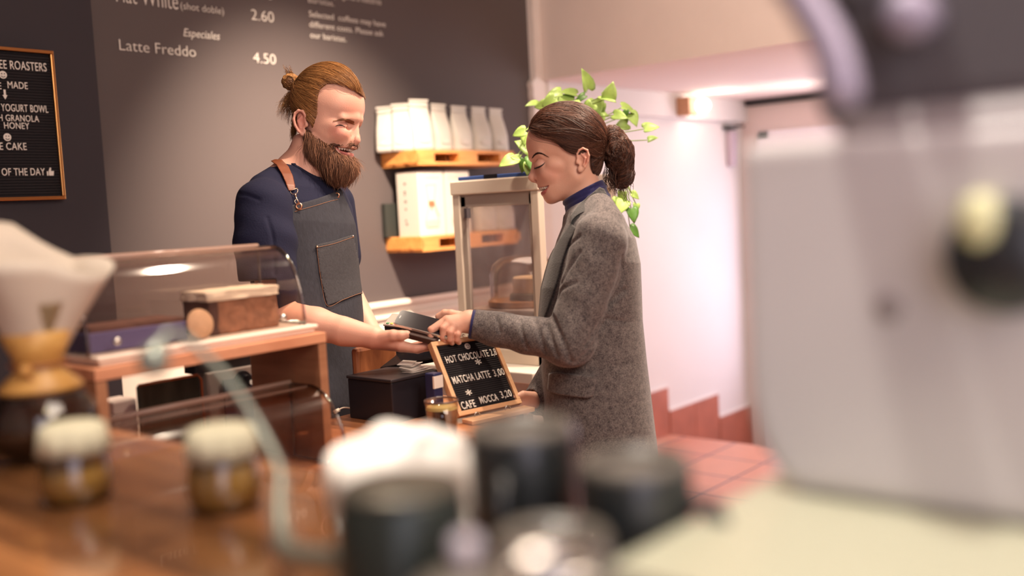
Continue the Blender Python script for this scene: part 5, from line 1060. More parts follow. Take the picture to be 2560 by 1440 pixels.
def w_coat0(p):
    d = loft(p, W_SECS, pw=2.25)
    for s in (1, -1): d = smin(d, cap(p, (1492, 530, 70*s), (1500, 575, 140*s), 40, 50), 25)
    arm = smin(cap(p, qw(1500, 600, 172), W_EL, 64, 55), cap(p, W_EL, qw(1192, 813, 92), 52, 38), 16)
    arm = arm+2.2*np.sin(p[:, 0]*.075+p[:, 1]*.03)*np.clip((p[:, 1]-760)/60, 0, 1)+1.2*np.sin(p[:, 1]*.07-p[:, 0]*.05)
    d = smin(d, arm, 14)
    fa = smin(cap(p, WF_SH, WF_EL, 62, 52), cap(p, WF_EL, WF_WR, 50, 38), 14); d = smin(d, fa, 12); return d
def carve_caps(f, lines, fr, zc=0):
    out = []
    for pts, r in lines:
        q = np.array(spline([(*fr.q(a, b, zc)[:2], 0) for a, b in pts], 4))[:, :2]; z = zsurf(f, q, 330); out.append((np.column_stack([q, z]), r))
    return out
W_CR = carve_caps(w_coat0, [([(1380, 790), (1396, 830), (1414, 872), (1424, 900)], 6), ([(1366, 812), (1378, 850), (1390, 886)], 4), ([(1525, 760), (1545, 742), (1568, 726)], 7), ([(1402, 708), (1420, 672), (1446, 632)], 5), ([(1408, 640), (1424, 612), (1446, 592)], 5), ([(1395, 745), (1404, 722), (1436, 706)], 4),
    ([(1340, 800), (1350, 840), (1362, 880)], 3.5), ([(1300, 800), (1306, 838), (1318, 872)], 3), ([(1240, 795), (1248, 830)], 2.5), ([(1508, 800), (1530, 800), (1562, 806)], 2.5), ([(1556, 640), (1560, 690), (1540, 740), (1500, 806), (1462, 862)], 5), ([(1440, 905), (1480, 862), (1508, 812)], 5)], FW, 195)
def w_coat(p):
    d = w_coat0(p)
    for pts, r in W_CR:
        lo = pts.min(0)-20; hi = pts.max(0)+20; sel = np.all((p > lo) & (p < hi), 1)
        if sel.any():
            ps_ = p[sel]; c = np.full(len(ps_), 1e3, np.float32)
            for a, b in zip(pts, pts[1:]): c = np.minimum(c, cap(ps_, a, b, r))
            d[sel] = smax(d[sel], -(c+r*.25), 9)
    # openings: neck, cuff, wrist, hem; front edge thickness
    nk = cap(p, (1440, 420, 0), (1480, 556, 0), 66, 68); d = smax(d, -nk, 4)
    cuff = cap(p, qw(1100, 800, 82), qw(1200, 814, 92), 30, 30); d = smax(d, -cuff, 3)
    fc = cap(p, qw(1300, 1003, 40), qw(1350, 1001, -12), 28, 27); d = smax(d, -fc, 3)
    cutp = (p-np.array(qw(1184, 805, 90), np.float32))@np.array((-.985, -.17, 0), np.float32); d = np.where((p[:, 0] < 1240) & (p[:, 1] > 740) & (p[:, 1] < 900), smax(d, cutp, 3), d)
    return d
gx = gridline([(1165, 2.6), (1665, None)]); gy = gridline([(470, 2.6), (1120, 10), (1470, None)]); gz = gridline([(-260, 7), (0, 4), (60, 2.8), (270, None)])
sdf_obj('coat', w_coat, FW, gx, gy, gz, M_coat, wp)
def panel(name, base, poly, off, th, zmin, fr, m, parent, step=2.2, edge=3.0, zr=(-20, 280), extra=None, zc=0):
    poly = [fr.q(a, b, zc)[:2] for a, b in poly]
    P2 = np.array(poly); lo = P2.min(0)-8; hi = P2.max(0)+8
    def f(p):
        d = np.abs(base(p)-off)-th; d = smax(d, poly2(p, poly), edge); d = smax(d, zmin-p[:, 2], 3)
        return smax(d, extra(p), 2) if extra is not None else d
    return sdf_obj(name, f, fr, gridline([(lo[0], step), (hi[0], None)]), gridline([(lo[1], step), (hi[1], None)]), gridline([(zr[0], step), (zr[1], None)]), m, parent, slack=1.3)
def w_coatn(p): return w_coat0(p)
def w_coll(p): return smin(cap(p, (1446, 440, 0), (1486, 560, 0), 66, 76), loft(p, W_SECS, pw=2.25)-3, 14)
panel('coat_collar', w_coll, [(1500, 466), (1512, 470), (1528, 500), (1490, 517), (1466, 540), (1436, 576), (1424, 566), (1424, 540), (1446, 512), (1476, 486)], 4, 4, 2, FW, M_lap, wp, zr=(0, 120), zc=80)
panel('coat_collar', lambda p: w_coll(p), [(1500, 466), (1512, 470), (1528, 500), (1490, 517), (1466, 540), (1436, 576), (1424, 566), (1424, 540), (1446, 512), (1476, 486)], 4, 4, -130, FW, M_lap, wp, zr=(-120, 2), extra=lambda p: p[:, 2])
panel('coat_lapel', lambda p: loft(p, W_SECS, pw=2.25), [(1424, 560), (1436, 574), (1418, 610), (1404, 650), (1392, 700), (1378, 745), (1360, 800), (1346, 800), (1346, 740), (1358, 690), (1376, 640), (1396, 600)], 3.5, 3.5, -30, FW, M_lap, wp, zr=(-30, 170), zc=70)
panel('pocket_flap', w_coat0, [(1375, 941), (1395, 935), (1490, 941), (1492, 950), (1484, 990), (1470, 996), (1378, 990), (1372, 984)], 4.5, 5.0, 60, FW, M_coat, wp, zr=(90, 250), zc=190)
bm = B()
for (x, y) in ((1216, 874), (1228, 878), (1242, 882), (1256, 884)):
    x, y, _ = FW.q(x, y, 120); z = zsurf(w_coat0, [(x, y-6)])[0]; ball(bm, FW.w1(x, y-4, z+1), .0045, 12)
obj('cuff_button', bm, mat('button_dark', (40, 32, 34), .3), wp, smooth=True)
sdf_obj('cuff_lining', lambda p: smax(np.abs(cap(p, qw(1130, 802, 84), qw(1210, 816, 94), 31.5, 34))-2.2, np.abs((p-np.array(qw(1186, 806, 90), np.float32))@np.array((-.985, -.17, 0), np.float32))-9, 2), FW, gridline([(1160, 2), (1215, None)]), gridline([(760, 2), (870, None)]), gridline([(40, 2), (140, None)]), MATS['knit_navy'], wp)
m_tr = mat('trousers_dark', (40, 38, 46), .8)
def w_leg(p): m = w_mirror(p); return smax(smin(cap(m, (1492, 1300, 85), (1488, 1500, 88), 78, 62), cap(m, (1488, 1500, 88), (1500, 1890, 92), 62, 48), 20), p[:, 1]-1900, 2)
sdf_obj('trousers', w_leg, FW, gridline([(1400, 7), (1590, None)]), gridline([(1210, 9), (1915, None)]), gridline([(-185, 7), (185, None)]), m_tr, wp)
sdf_obj('shoe', lambda p: smax(smin(cap(w_mirror(p), (1505, 1925, 90), (1390, 1945, 98), 42, 30), cap(w_mirror(p), (1505, 1890, 90), (1505, 1940, 90), 42, 42), 12), p[:, 1]-1966-(p[:, 0]-1490)*.05, 3), FW, gridline([(1340, 5), (1560, None)]), gridline([(1870, 5), (1980, None)]), gridline([(-150, 5), (150, None)]), mat('shoe_black', (26, 24, 26), .4), wp)
# ================================================================== MAN (left): bun and full beard, navy t-shirt, grey denim apron with leather straps
FM = Frame(2.60); qm = FM.q
HPS = math.radians(18); HC, HS = math.cos(HPS), math.sin(HPS)
def m_loc(p): x = p[:, 0]-830; return np.column_stack([x*HC+p[:, 2]*HS, p[:, 1], -x*HS+p[:, 2]*HC]).astype(np.float32)
def m_w(q, y, l): return (830+q*HC-l*HS, y, q*HS+l*HC)          # head frame -> modelling frame
def m_mir(q): q = q.copy(); q[:, 2] = np.abs(q[:, 2]); return q
M_EAR = [(-44, 299, 70), (-43, 288, 74), (-48, 279, 77), (-58, 277, 79), (-67, 284, 80), (-70, 298, 81), (-67, 313, 79), (-60, 326, 76), (-53, 334, 72)]
M_EAR = [(a+9, y+10, z) for a, y, z in M_EAR]
M_MO = [(24, 370), (38, 374.5), (64, 375), (64, 382), (48, 385), (34, 381)]
M_LL = [(51, 389, 0), (49, 388.5, 11), (41, 385, 19), (26, 372, 27)]; M_UL = [(62, 372, 0), (58, 372, 12), (46, 371, 21), (24, 366, 29)]
def m_head(p):
    p = m_loc(p); m = m_mir(p)
    d = ell(p, (-9, 257, 0), (90, 88, 75)); d = smin(d, ell(p, (30, 272, 0), (49, 50, 58)), 14); d = smin(d, ell(p, (-5, 318, 0), (60, 68, 66)), 16)
    d = smin(d, ell(p, (22, 324, 0), (44, 56, 50)), 14); d = smin(d, ell(p, (38, 356, 0), (28, 36, 33)), 10)
    d = smin(d, cap(m, (-28, 362, 52), (28, 408, 17), 16, 18), 16); d = smin(d, ell(p, (42, 410, 0), (18, 20, 22)), 10)
    d = smin(d, ell(m, (38, 342, 32), (22, 17, 17)), 12); d = smin(d, ell(m, (22, 322, 47), (20, 13, 12)), 12)
    d = smin(d, cap(m, (67, 300, 9), (50, 304, 40), 13.5, 11.5), 8)
    d = smax(d, -ell(m, (61, 320, 27), (13, 10, 14)), 8); d = smin(d, ell(m, (44, 323, 30), (15, 10.5, 15)), 4); d = smax(d, -cap(m, (58, 331, 24), (40, 333, 40), 1.0), 4)
    nose = cap(p, (63, 309, 0), (66.5, 346, 0), 8.5, 9); nose = smin(nose, ell(p, (67, 354, 0), (11, 10.5, 10.5)), 6); nose = smin(nose, cap(p, (64, 361, 0), (54, 363, 0), 6, 6), 4); nose = smin(nose, ell(m, (54, 354, 12), (10.5, 9, 8)), 5); d = smin(d, nose, 6)
    d = smax(d, -ell(m, (59, 362, 7), (5, 3.5, 3.4)), 1.5); d = smax(d, -cap(m, (45, 346, 17), (40, 362, 24), 1.6, 1.2), 4)
    for U, rr_ in ((M_LL, (5.5, 5.2, 4.5, 2.2)), (M_UL, (5, 5, 4, 2.4))):
        for i in range(3): d = smin(d, cap(m, U[i], U[i+1], rr_[i], rr_[i+1]), 3)
    d = smax(d, -smax(poly2(p, M_MO), 20-p[:, 0], 1), 2.2)
    # brow furrows and crow's feet
    for a, b, r in (((72, 281, 18), (52, 276, 46), 1.0), ((76, 271, 16), (56, 266, 44), .9), ((79, 261, 14), (64, 257, 38), .8), ((22, 318, 54), (4, 312, 61), .4), ((22, 324, 54), (6, 326, 61), .5), ((24, 331, 52), (8, 339, 58), .4)):
        d = smax(d, -(cap(m, a, b, r)), 2.5)
    d = smax(d, -cap(m, (56, 326, 30), (34, 334, 46), 1.3), 5)
    e = np.full(len(p), 1e3, np.float32)
    for a, b in zip(M_EAR, M_EAR[1:]): e = smin(e, cap(m, a, b, 3.5), 2)
    e = smin(e, ell(m, (-46, 313, 71), (13, 27, 3.2)), 3); e = smin(e, ell(m, (-41, 339, 69), (7.5, 9, 4.4)), 3); e = smin(e, cap(m, (-43, 300, 73), (-52, 311, 76), 2.5), 2); e = smin(e, cap(m, (-52, 311, 76), (-47, 329, 74), 2.7), 2)
    e = smin(e, ell(m, (-33, 320, 69), (4.5, 7, 5)), 3); e = smax(e, -ell(m, (-41, 318, 76), (6.5, 10, 5)), 2); return smin(d, e, 4)
TC, TS = math.cos(math.radians(30)), math.sin(math.radians(30)); TO = (750, 0)
def t_w(q, y, l): return (TO[0]+q*TC-l*TS, y, q*TS+l*TC)
M_SECS = [(418, -4, 40, 60), (445, -4, 62, 105), (475, -2, 82, 142), (510, 0, 96, 158), (560, 4, 106, 160), (620, 8, 108, 154), (700, 16, 106, 148), (760, 24, 106, 146), (830, 34, 106, 148), (930, 42, 112, 156), (1040, 44, 120, 166)]
M_SH, M_EL, M_WR = qm(665, 512, 140), qm(694, 792, 158), qm(932, 843, 214)
MF_SH, MF_EL, MF_WR = qm(826, 512, -140), qm(858, 708, -150), qm(934, 838, -30)
M_FING = [[((1000, 864, 234), 12.5), ((1036, 871, 236), 10), ((1058, 867, 234), 9), ((1074, 861, 230), 7.8)], [((1004, 867, 216), 12), ((1044, 873, 217), 10), ((1068, 868, 215), 9), ((1086, 861, 212), 7.8)],
          [((1001, 867, 198), 12), ((1040, 872, 198), 9.6), ((1062, 867, 196), 8.6), ((1080, 861, 194), 7.4)], [((992, 864, 181), 11), ((1022, 868, 180), 8.8), ((1040, 864, 178), 8), ((1054, 859, 177), 7)]]
def m_hand(p):
    d = np.full(len(p), 1e3, np.float32)
    for F_ in M_FING: d = smin(d, cap(p, qm(940, 847, 213), qm(*F_[0][0]), 18, F_[0][1]), 12)
    def ch(pts, k):
        d = np.full(len(p), 1e3, np.float32)
        for (a, ra), (b, rb) in zip(pts, pts[1:]): d = smin(d, cap(p, qm(*a), qm(*b), ra, rb), k)
        return d
    for F_ in M_FING: d = smin(d, ch(F_, 2.5), 3)
    d = smin(d, ch([((950, 846, 226), 18), ((984, 839, 242), 13.5), ((1003, 839, 246), 11.5), ((1017, 836, 246), 9.8)], 4), 8)
    return smin(d, cap(p, qm(860, 830, 196), M_WR, 33, 22), 14)
def m_fhand(p):
    d = cap(p, MF_WR, qm(962, 862, -5), 22, 19)
    for a, b in (((962, 866, 10), (990, 884, 20)), ((968, 860, -4), (1000, 874, 6)), ((970, 852, -18), (1004, 864, -10)), ((958, 850, -24), (985, 838, -30))): d = smin(d, cap(p, qm(*a), qm(*b), 10, 8), 4)
    return d
def m_neck(p): return smin(cap(p, (790, 340, 0), (752, 452, 0), 50, 56), smin(cap(p, t_w(-20, 420, 20), t_w(-8, 478, 105), 30, 36), cap(p, t_w(-20, 420, -20), t_w(-8, 478, -105), 30, 36), 14), 26)
def m_core(p):
    d = m_neck(p); d = smin(d, loft(p, [(a, b, c-14, d_-16) for a, b, c, d_ in M_SECS[1:]]+[(1090, 44, 100, 150)], (TC, TS), TO, 2.2), 14)
    d = smin(d, cap(p, M_SH, M_EL, 52, 41), 20); d = smin(d, cap(p, M_EL, qm(790, 812, 178), 42, 40), 12); d = smin(d, cap(p, qm(790, 812, 178), M_WR, 40, 23), 10)
    d = smin(d, cap(p, MF_SH, MF_EL, 50, 36), 20); d = smin(d, cap(p, MF_EL, MF_WR, 37, 23), 10)
    for s in (1, -1):
        a = t_w(36, 1060, 75*s); b = t_w(30, 1460, 85*s); c = t_w(20, 1840, 90*s); d = smin(d, cap(p, a, b, 84, 56), 25); d = smin(d, cap(p, b, c, 54, 38), 10); d = smin(d, cap(p, t_w(20, 1868, 90*s), t_w(130, 1885, 100*s), 30, 22), 8)
    return d
def m_body(p):
    x, y = p[:, 0], p[:, 1]; d = np.full(len(p), 60.0, np.float32)
    for sel, f in ((y < 520, m_head), ((x > 820) & (y > 740) & (y < 940) & (p[:, 2] > 100), m_hand), ((x > 880) & (y > 760) & (y < 940) & (p[:, 2] < 100), m_fhand), (y > 340, m_core)):
        if sel.any(): d[sel] = smin(d[sel], f(p[sel]), 10)
    return d
def m_col(V):
    c = np.tile(lin((224, 170, 148)), (len(V), 1)); L = m_loc(V); m = m_mir(L)
    c = mixc(c, (206, 120, 104), .6*blob(m, (42, 336, 36), (34, 24, 40))); c = mixc(c, (204, 124, 108), .6*blob(m, (66, 352, 0), (18, 14, 18))); c = mixc(c, (214, 134, 116), .45*blob(m, (66, 275, 20), (26, 34, 60)))
    c = mixc(c, (208, 124, 110), .7*blob(m, (-46, 313, 78), (22, 38, 14))); c = mixc(c, (176, 110, 100), .7*blob(m, (46, 316, 36), (18, 10, 18)))
    d = np.full(len(m), 1e3, np.float32)
    for a, b in zip(M_LL, M_LL[1:]): d = np.minimum(d, cap(m, a, b, 6))
    c = mixc(c, (190, 104, 100), np.clip(-d/1.2+.5, 0, 1)*.85); c = mixc(c, (84, 34, 36), (poly2(L, M_MO) < -.8)*(L[:, 0] > 20)*(V[:, 1] < 470)*1.0)
    kn = np.zeros(len(V))
    for F_ in M_FING:
        for (q_, r_) in F_: kn = np.maximum(kn, blob(V, qm(*q_), (16, 16, 16)))
    c = mixc(c, (208, 128, 110), kn*.45); return mixc(c, (206, 132, 114), .5*blob(V, qm(950, 860, 215), (60, 30, 60)))
M_FLOOR = FM.w1(780, 1905, 0); mp_ = empty('person', (M_FLOOR.x, M_FLOOR.y, 0), 'laughing bearded man with hair bun, navy t-shirt and grey denim apron holding out his hand', 'person')
gx = gridline([(560, 5), (735, 1.7), (915, 2.2), (1098, None)]); gy = gridline([(165, 1.7), (470, 5), (790, 1.8), (900, 7), (1120, 11), (1925, None)]); gz = gridline([(-250, 6), (-100, 2.6), (-60, 2), (20, 1.7), (115, 3), (165, 2), (265, None)])
sdf_obj('body', m_body, FM, gx, gy, gz, M_skin, mp_, m_col)
rg = np.random.default_rng(11)
bm = B()
for i in range(-5, 6):
    a = i*.26; ball(bm, FM.w1(*m_w(26+25*math.cos(a), 376.5-2.5*abs(math.sin(a)), 24*math.sin(a))), 1, 10, (.0036, .0036, .0056))
obj('teeth', bm, M_teeth, mp_, smooth=True)
# eye slit
pts = spline([(850, 326, 0), (857, 323, 0), (865, 323, 0), (874, 327, 0)], 5); bm = B(); tube(bm, on_surf(m_head, FM, [(q[0], q[1]) for q in pts], .2), [.0005+.0011*math.sin(math.pi*min(1, .1+i/len(pts))) for i in range(len(pts))], 6); obj('eyelashes', bm, mat('lash_brown', (58, 40, 36), .6), mp_)
M_mh = hairmat('hair_ginger_blond', (104, 66, 36), (206, 150, 92), .42); M_bd = hairmat('beard_brown', (78, 50, 38), (160, 112, 84), .6); M_mhb = mat('hair_base_blond', (112, 74, 44), .6); M_bdb = mat('beard_base', (74, 48, 38), .7)
brow(m_head, FM, [(892, 314), (882, 311.5), (868, 310), (850, 313)], 620, 8, hairmat('brow_blond', (118, 76, 54), (170, 118, 86), .6), mp_, (-1.5, -1.0), rg, .6, 3.4)
# hair cap
def m_scalp(p):
    L = m_loc(p); d = ell(L, (-8, 252, 0), (96, 93, 80)); d = smin(d, ell(L, (30, 258, 0), (54, 54, 62)), 14); return smin(d, ell(L, (-28, 308, 0), (48, 62, 69)), 16)
M_HP = [(912, 246), (906, 222), (880, 180), (840, 154), (790, 148), (745, 170), (715, 200), (712, 260), (730, 330), (744, 352), (756, 344), (748, 318), (742, 298), (746, 284), (760, 276), (776, 284), (784, 306), (790, 330), (800, 330), (806, 300), (806, 270), (812, 240), (830, 224), (858, 222), (884, 230), (903, 242)]
def m_hairf(p): return smax(m_scalp(p)+.7*np.sin(p[:, 1]*.5+3*np.sin(p[:, 0]*.03)), poly2(p, M_HP), 5)
_, HV, HQ = sdf_obj('hair', m_hairf, FM, gridline([(708, 1.9), (916, None)]), gridline([(145, 1.9), (356, None)]), gridline([(-95, 1.9), (100, None)]), M_mhb, mp_)
HV = HV.astype(np.float32); st = HV[(m_scalp(HV) > -2.5) & (poly2(HV, M_HP) < 1)]; st = st[rg.choice(len(st), 4000)]; knot = m_w(-97, 208, 0)
strands_mesh('hair_strands', flow(m_scalp, st, knot, 17, 11, 2.4, rg, 8, wave=.45), .55, FM, M_mh, mp_, rg)
fr_ = np.array(spline([(906, 240, 0), (886, 230, 0), (858, 222, 0), (832, 222, 0), (812, 240, 0), (806, 268, 0), (804, 300, 0), (796, 322, 0)], 14))[:, :2]; fr_ = np.repeat(fr_, 9, 0)+rg.normal(0, 2.0, (len(fr_)*9, 2)); fz = zsurf(m_scalp, fr_)
strands_mesh('hairline_strands', flow(m_scalp, np.column_stack([fr_, fz-1.5]), knot, 16, 10, 2.0, rg, 7, wave=.4), .55, FM, M_mh, mp_, rg)
def m_bunf(p): d = ell(p, (721, 199, -28), (21, 19, 22)); a = np.arctan2(p[:, 1]-199, p[:, 0]-721); return smin(d, cap(p, (736, 207, -28), knot, 14, 16), 6)+1.0*np.sin(a*9+p[:, 2]*.2)
sdf_obj('hair_bun', m_bunf, FM, gridline([(690, 1.9), (765, None)]), gridline([(170, 1.9), (235, None)]), gridline([(-66, 1.9), (12, None)]), M_mhb, mp_)
ps = []
for i in range(420):
    R1 = rg.uniform(12, 21); a0 = rg.uniform(0, 6.28); tz = rg.uniform(-1, 1)
    ps.append([(721+R1*math.cos(a0+t*3.4), 199+R1*.92*math.sin(a0+t*3.4), -28+20*tz+6*math.sin(t*3+i)) for t in np.linspace(0, 1, 14)])
ps = np.array(ps, np.float32); fl = ps.reshape(-1, 3)
for _ in range(3): d_, g_ = grad(m_bunf, fl); fl = fl-g_*(d_-rg.uniform(.2, 2.2, len(ps)).repeat(14))[:, None]*.8
strands_mesh('bun_strands', fl.reshape(ps.shape), .7, FM, M_mh, mp_, rg)
ps = []
for i in range(230):   # tail ends under the bun and sprigs above it
    if i < 190: x0, y0 = rg.uniform(722, 745), rg.uniform(208, 224); x1 = rg.uniform(684, 722); y1 = rg.uniform(252, 288)+(x1-684)*.8; c_ = rg.uniform(-8, 8)
    else: x0, y0 = rg.uniform(716, 740), rg.uniform(185, 198); x1 = rg.uniform(700, 722); y1 = rg.uniform(155, 176); c_ = rg.uniform(-4, 4)
    ps.append([(x0+(x1-x0)*t+c_*math.sin(math.pi*t), y0+(y1-y0)*t**1.2, -28+rg.uniform(-12, 14)*t) for t in np.linspace(0, 1, 12)])
for i in range(160):
    x0, y0 = rg.uniform(728, 748), rg.uniform(225, 290); ps.append([(x0+(728-x0+rg.uniform(-6, 10))*t*.8, y0+(350-y0+rg.uniform(-30, 10))*t, -22+10*t+rg.uniform(-6, 20)*t) for t in np.linspace(0, 1, 12)])
strands_mesh('loose_strands', np.array(ps, np.float32), .6, FM, M_mh, mp_, rg, taper=.2)
# beard
def m_beardf(p):
    L = m_loc(p); m = m_mir(L); d = cap(m, (-34, 345, 60), (-22, 385, 50), 13, 17); d = smin(d, cap(m, (-22, 385, 48), (26, 418, 22), 22, 26), 14); d = smin(d, ell(L, (20, 418, 0), (42, 38, 45)), 16)
    d = smin(d, cap(m, (-12, 366, 54), (12, 392, 42), 14, 16), 12); d = smin(d, cap(L, (26, 430, 0), (16, 442, 0), 24, 14), 14)
    d = smin(d, cap(m, (62, 366, 0), (58, 366, 12), 7.5, 7.5), 4); d = smin(d, cap(m, (58, 366, 12), (40, 365, 25), 7.5, 7), 5); d = smin(d, cap(m, (40, 365, 25), (20, 370, 35), 7, 9), 5); d = smin(d, cap(m, (20, 376, 34), (18, 400, 34), 10, 14), 8); d = smin(d, cap(L, (50, 402, 0), (46, 420, 0), 8, 14), 8)
    hole = smax(poly2(L, [(24, 371), (38, 375), (76, 376), (76, 393), (46, 394), (31, 385)]), 14-L[:, 0], 2); return smax(d, -hole, 3)
bo, BV, BQ = sdf_obj('beard', lambda p: m_beardf(p)+1.0+.8*np.sin(p[:, 0]*.6+p[:, 2]*.3), FM, gridline([(755, 2), (912, None)]), gridline([(325, 2), (475, None)]), gridline([(-85, 2), (98, None)]), M_bdb, mp_)
BV = BV.astype(np.float32); outer = m_head(BV) > -2; st = BV[outer & (BV[:, 1] < 452)]; st = st[rg.choice(len(st), 6500)]
p_ = st.copy(); o_ = [p_.copy()]; wv = rg.uniform(0, 6.28, len(p_)); lf = np.where(rg.uniform(0, 1, len(p_)) < .12, rg.uniform(5, 16, len(p_)), rg.uniform(.5, 5, len(p_))).astype(np.float32); Ln = rg.uniform(2.6, 5.8, len(p_)).astype(np.float32)
must = (st[:, 1] < 384) & (st[:, 0] > 822)
for k in range(9):
    d_, g_ = grad(m_beardf, p_); v = np.tile(np.array((.10, 1.0, 0), np.float32), (len(p_), 1)); v[:, 0] += .25*np.sin(wv+k*.7); v[:, 2] += .25*np.cos(wv*1.7+k*.6); v[must, 0] -= .9; v[must, 2] += .6; v[:, 0] += np.where(p_[:, 1] > 425, (842-p_[:, 0])*.012, 0)
    v = v-g_*np.minimum(np.sum(v*g_, 1), 0)[:, None]*1.0; v /= np.linalg.norm(v, axis=1)[:, None]; p_ = p_+v*(Ln*np.where(must, .45, 1))[:, None]; d_, g_ = grad(m_beardf, p_); tgt = lf*(k/5); p_ = p_-g_*np.where(d_ < tgt, d_-tgt, (d_-tgt)*.35)[:, None]; o_.append(p_.copy())
o_ = np.stack(o_, 1); hl = o_.reshape(-1, 3); L_ = m_loc(hl); inm = (poly2(L_, [(26, 373), (38, 377), (76, 378), (76, 390), (46, 391), (33, 383)]) < 0) & (L_[:, 0] > 14); bad = inm.reshape(o_.shape[:2]).any(1)
strands_mesh('beard_strands', o_[~bad], .5, FM, M_bd, mp_, rg, taper=.2)
# t-shirt
M_nav = mat('tshirt_navy', (17, 19, 48), .9, bump=.25, bscale=260)
def m_torso(p): return loft(p, M_SECS, (TC, TS), TO, 2.2)
def m_shirt0(p):
    d = smin(m_torso(p), smin(cap(p, t_w(-18, 440, 40), t_w(-8, 486, 112), 34, 44), cap(p, t_w(-18, 440, -40), t_w(-8, 486, -112), 34, 44), 12), 14)
    slv = smin(cap(p, qm(660, 515, 142), qm(662, 600, 160), 66, 71), cap(p, qm(662, 600, 160), qm(672, 720, 166), 71, 66), 10)
    slv = slv+.9*np.sin(p[:, 0]*.06+p[:, 1]*.045)+1.1*np.sin(p[:, 1]*.09-p[:, 0]*.03+p[:, 2]*.03); d = smin(d, slv, 12)
    return smin(d, cap(p, MF_SH, qm(846, 640, -148), 64, 60), 12)
M_CR = carve_caps(m_shirt0, [([(640, 500), (672, 506), (700, 518)], 1.0), ([(722, 560), (736, 610), (740, 690)], 2)], FM)
def m_shirt(p):
    d = m_shirt0(p)
    for pts, r in M_CR:
        sel = np.all((p > pts.min(0)-18) & (p < pts.max(0)+18), 1)
        if sel.any():
            s_ = p[sel]; c = np.full(len(s_), 1e3, np.float32)
            for a, b in zip(pts, pts[1:]): c = np.minimum(c, cap(s_, a, b, r))
            d[sel] = smax(d[sel], -(c+r*.3), 8)
    nk = smin(cap(p, (795, 340, 0), (757, 434, 0), 56, 52), cap(p, (757, 440, 0), (766, 442, 6), 54, 46), 4); d = smax(d, -nk, 3)
    hem = (p-np.array(qm(672, 700, 166), np.float32))@np.array((.06, .998, 0), np.float32); arm = cap(p, M_SH, M_EL, 54, 54); near = (p[:, 2] > 60) & (p[:, 0] < 742)
    d = np.where(near & (cap(p, qm(664, 600, 160), qm(690, 780, 166), 80) < 0), smax(d, hem, 3), d); return d
gx = gridline([(575, 2.8), (925, None)]); gy = gridline([(405, 2.8), (740, 9), (1060, None)]); gz = gridline([(-230, 7), (0, 3), (245, None)])
ts_, _, _ = sdf_obj('tshirt', m_shirt, FM, gx, gy, gz, M_nav, mp_)
bm = B(); bm.from_mesh(ts_.data); bmesh.ops.holes_fill(bm, edges=[e for e in bm.edges if e.is_boundary], sides=10); bmesh.ops.recalc_face_normals(bm, faces=bm.faces)
for f_ in bm.faces: f_.smooth = True
bm.to_mesh(ts_.data); bm.free()
sdf_obj('neck_rib', lambda p: smax(np.abs(smin(cap(p, (795, 340, 0), (757, 434, 0), 56, 52), cap(p, (757, 440, 0), (766, 442, 6), 54, 46), 4)-2)-4.5, np.abs(m_shirt0(p)-.5)-3, 2.5), FM, gridline([(650, 2.2), (850, None)]), gridline([(380, 2.2), (520, None)]), gridline([(-90, 2.2), (90, None)]), mat('rib_navy', (16, 18, 44), .9), mp_, slack=1.3)
# apron
M_den = mat('apron_denim', (50, 50, 58), .9, var=.16, vscale=180, stretch=(1, 1, .35), bump=.3, bscale=400); M_pkt = mat('apron_pocket', (62, 60, 64), .9, var=.16, vscale=160, bump=.3, bscale=400)
AP = [(742, 524), (800, 500), (846, 472), (853, 486), (866, 540), (876, 600), (884, 660), (892, 720), (900, 780), (912, 850), (920, 930), (925, 1050), (700, 1050), (702, 900), (716, 780), (730, 700), (740, 620), (744, 560)]
def m_front(p): return smin(m_torso(p), smin(cap(p, t_w(-18, 440, 40), t_w(-8, 486, 112), 34, 44), cap(p, t_w(-18, 440, -40), t_w(-8, 486, -112), 34, 44), 12), 14)
front = lambda p: -((p[:, 0]-TO[0])*TC+p[:, 2]*TS)+5
def m_apf(p):
    d = np.abs(m_front(p)-5+1.5*np.sin(p[:, 1]*.03+p[:, 0]*.05))-2.2; x = p[:, 0]; y = p[:, 1]; l = -(x-TO[0])*TS+p[:, 2]*TC; lim = np.where(l > 0, np.interp(y, [465, 520, 640, 780, 1050], [122, 126, 138, 134, 150]), np.interp(y, [465, 520, 600, 700, 780, 1050], [66, 80, 104, 128, 150, 158]))
    top = np.interp(l, [-80, 125], [466, 526])-y; return smax(smax(smax(d, np.abs(l)-lim, 3), top, 3), front(p), 3)
sdf_obj('apron', m_apf, FM, gridline([(690, 2.4), (935, None)]), gridline([(455, 2.4), (930, 6), (1056, None)]), gridline([(-165, 4), (-60, 2.4), (215, None)]), M_den, mp_, slack=1.4)
def m_ps(p): return m_front(p)-9+1.5*np.sin(p[:, 1]*.03+p[:, 0]*.05)
panel('apron_pocket', lambda p: m_ps(p), [(795, 612), (832, 600), (869, 580), (876, 640), (888, 735), (855, 752), (821, 766), (806, 700)], 0, 1.6, -40, FM, M_pkt, mp_, zr=(-40, 200), step=2.2, zc=95)
def stitch(f, fr, pts, m, name, parent, r=.0007, lift=1.2, dash=True):
    q = np.array(spline([(*fr.q(a, b, 95)[:2], 0) for a, b in pts], 16))[:, :2]; w = on_surf(f, fr, q, lift); bm = B()
    if dash:
        for i in range(0, len(w)-2, 3): tube(bm, [w[i], w[i+1], w[i+2]], r, 4)
    else: tube(bm, w, r, 4)
    return obj(name, bm, m, parent)
M_thr = mat('thread_tan', (150, 104, 76), .7)
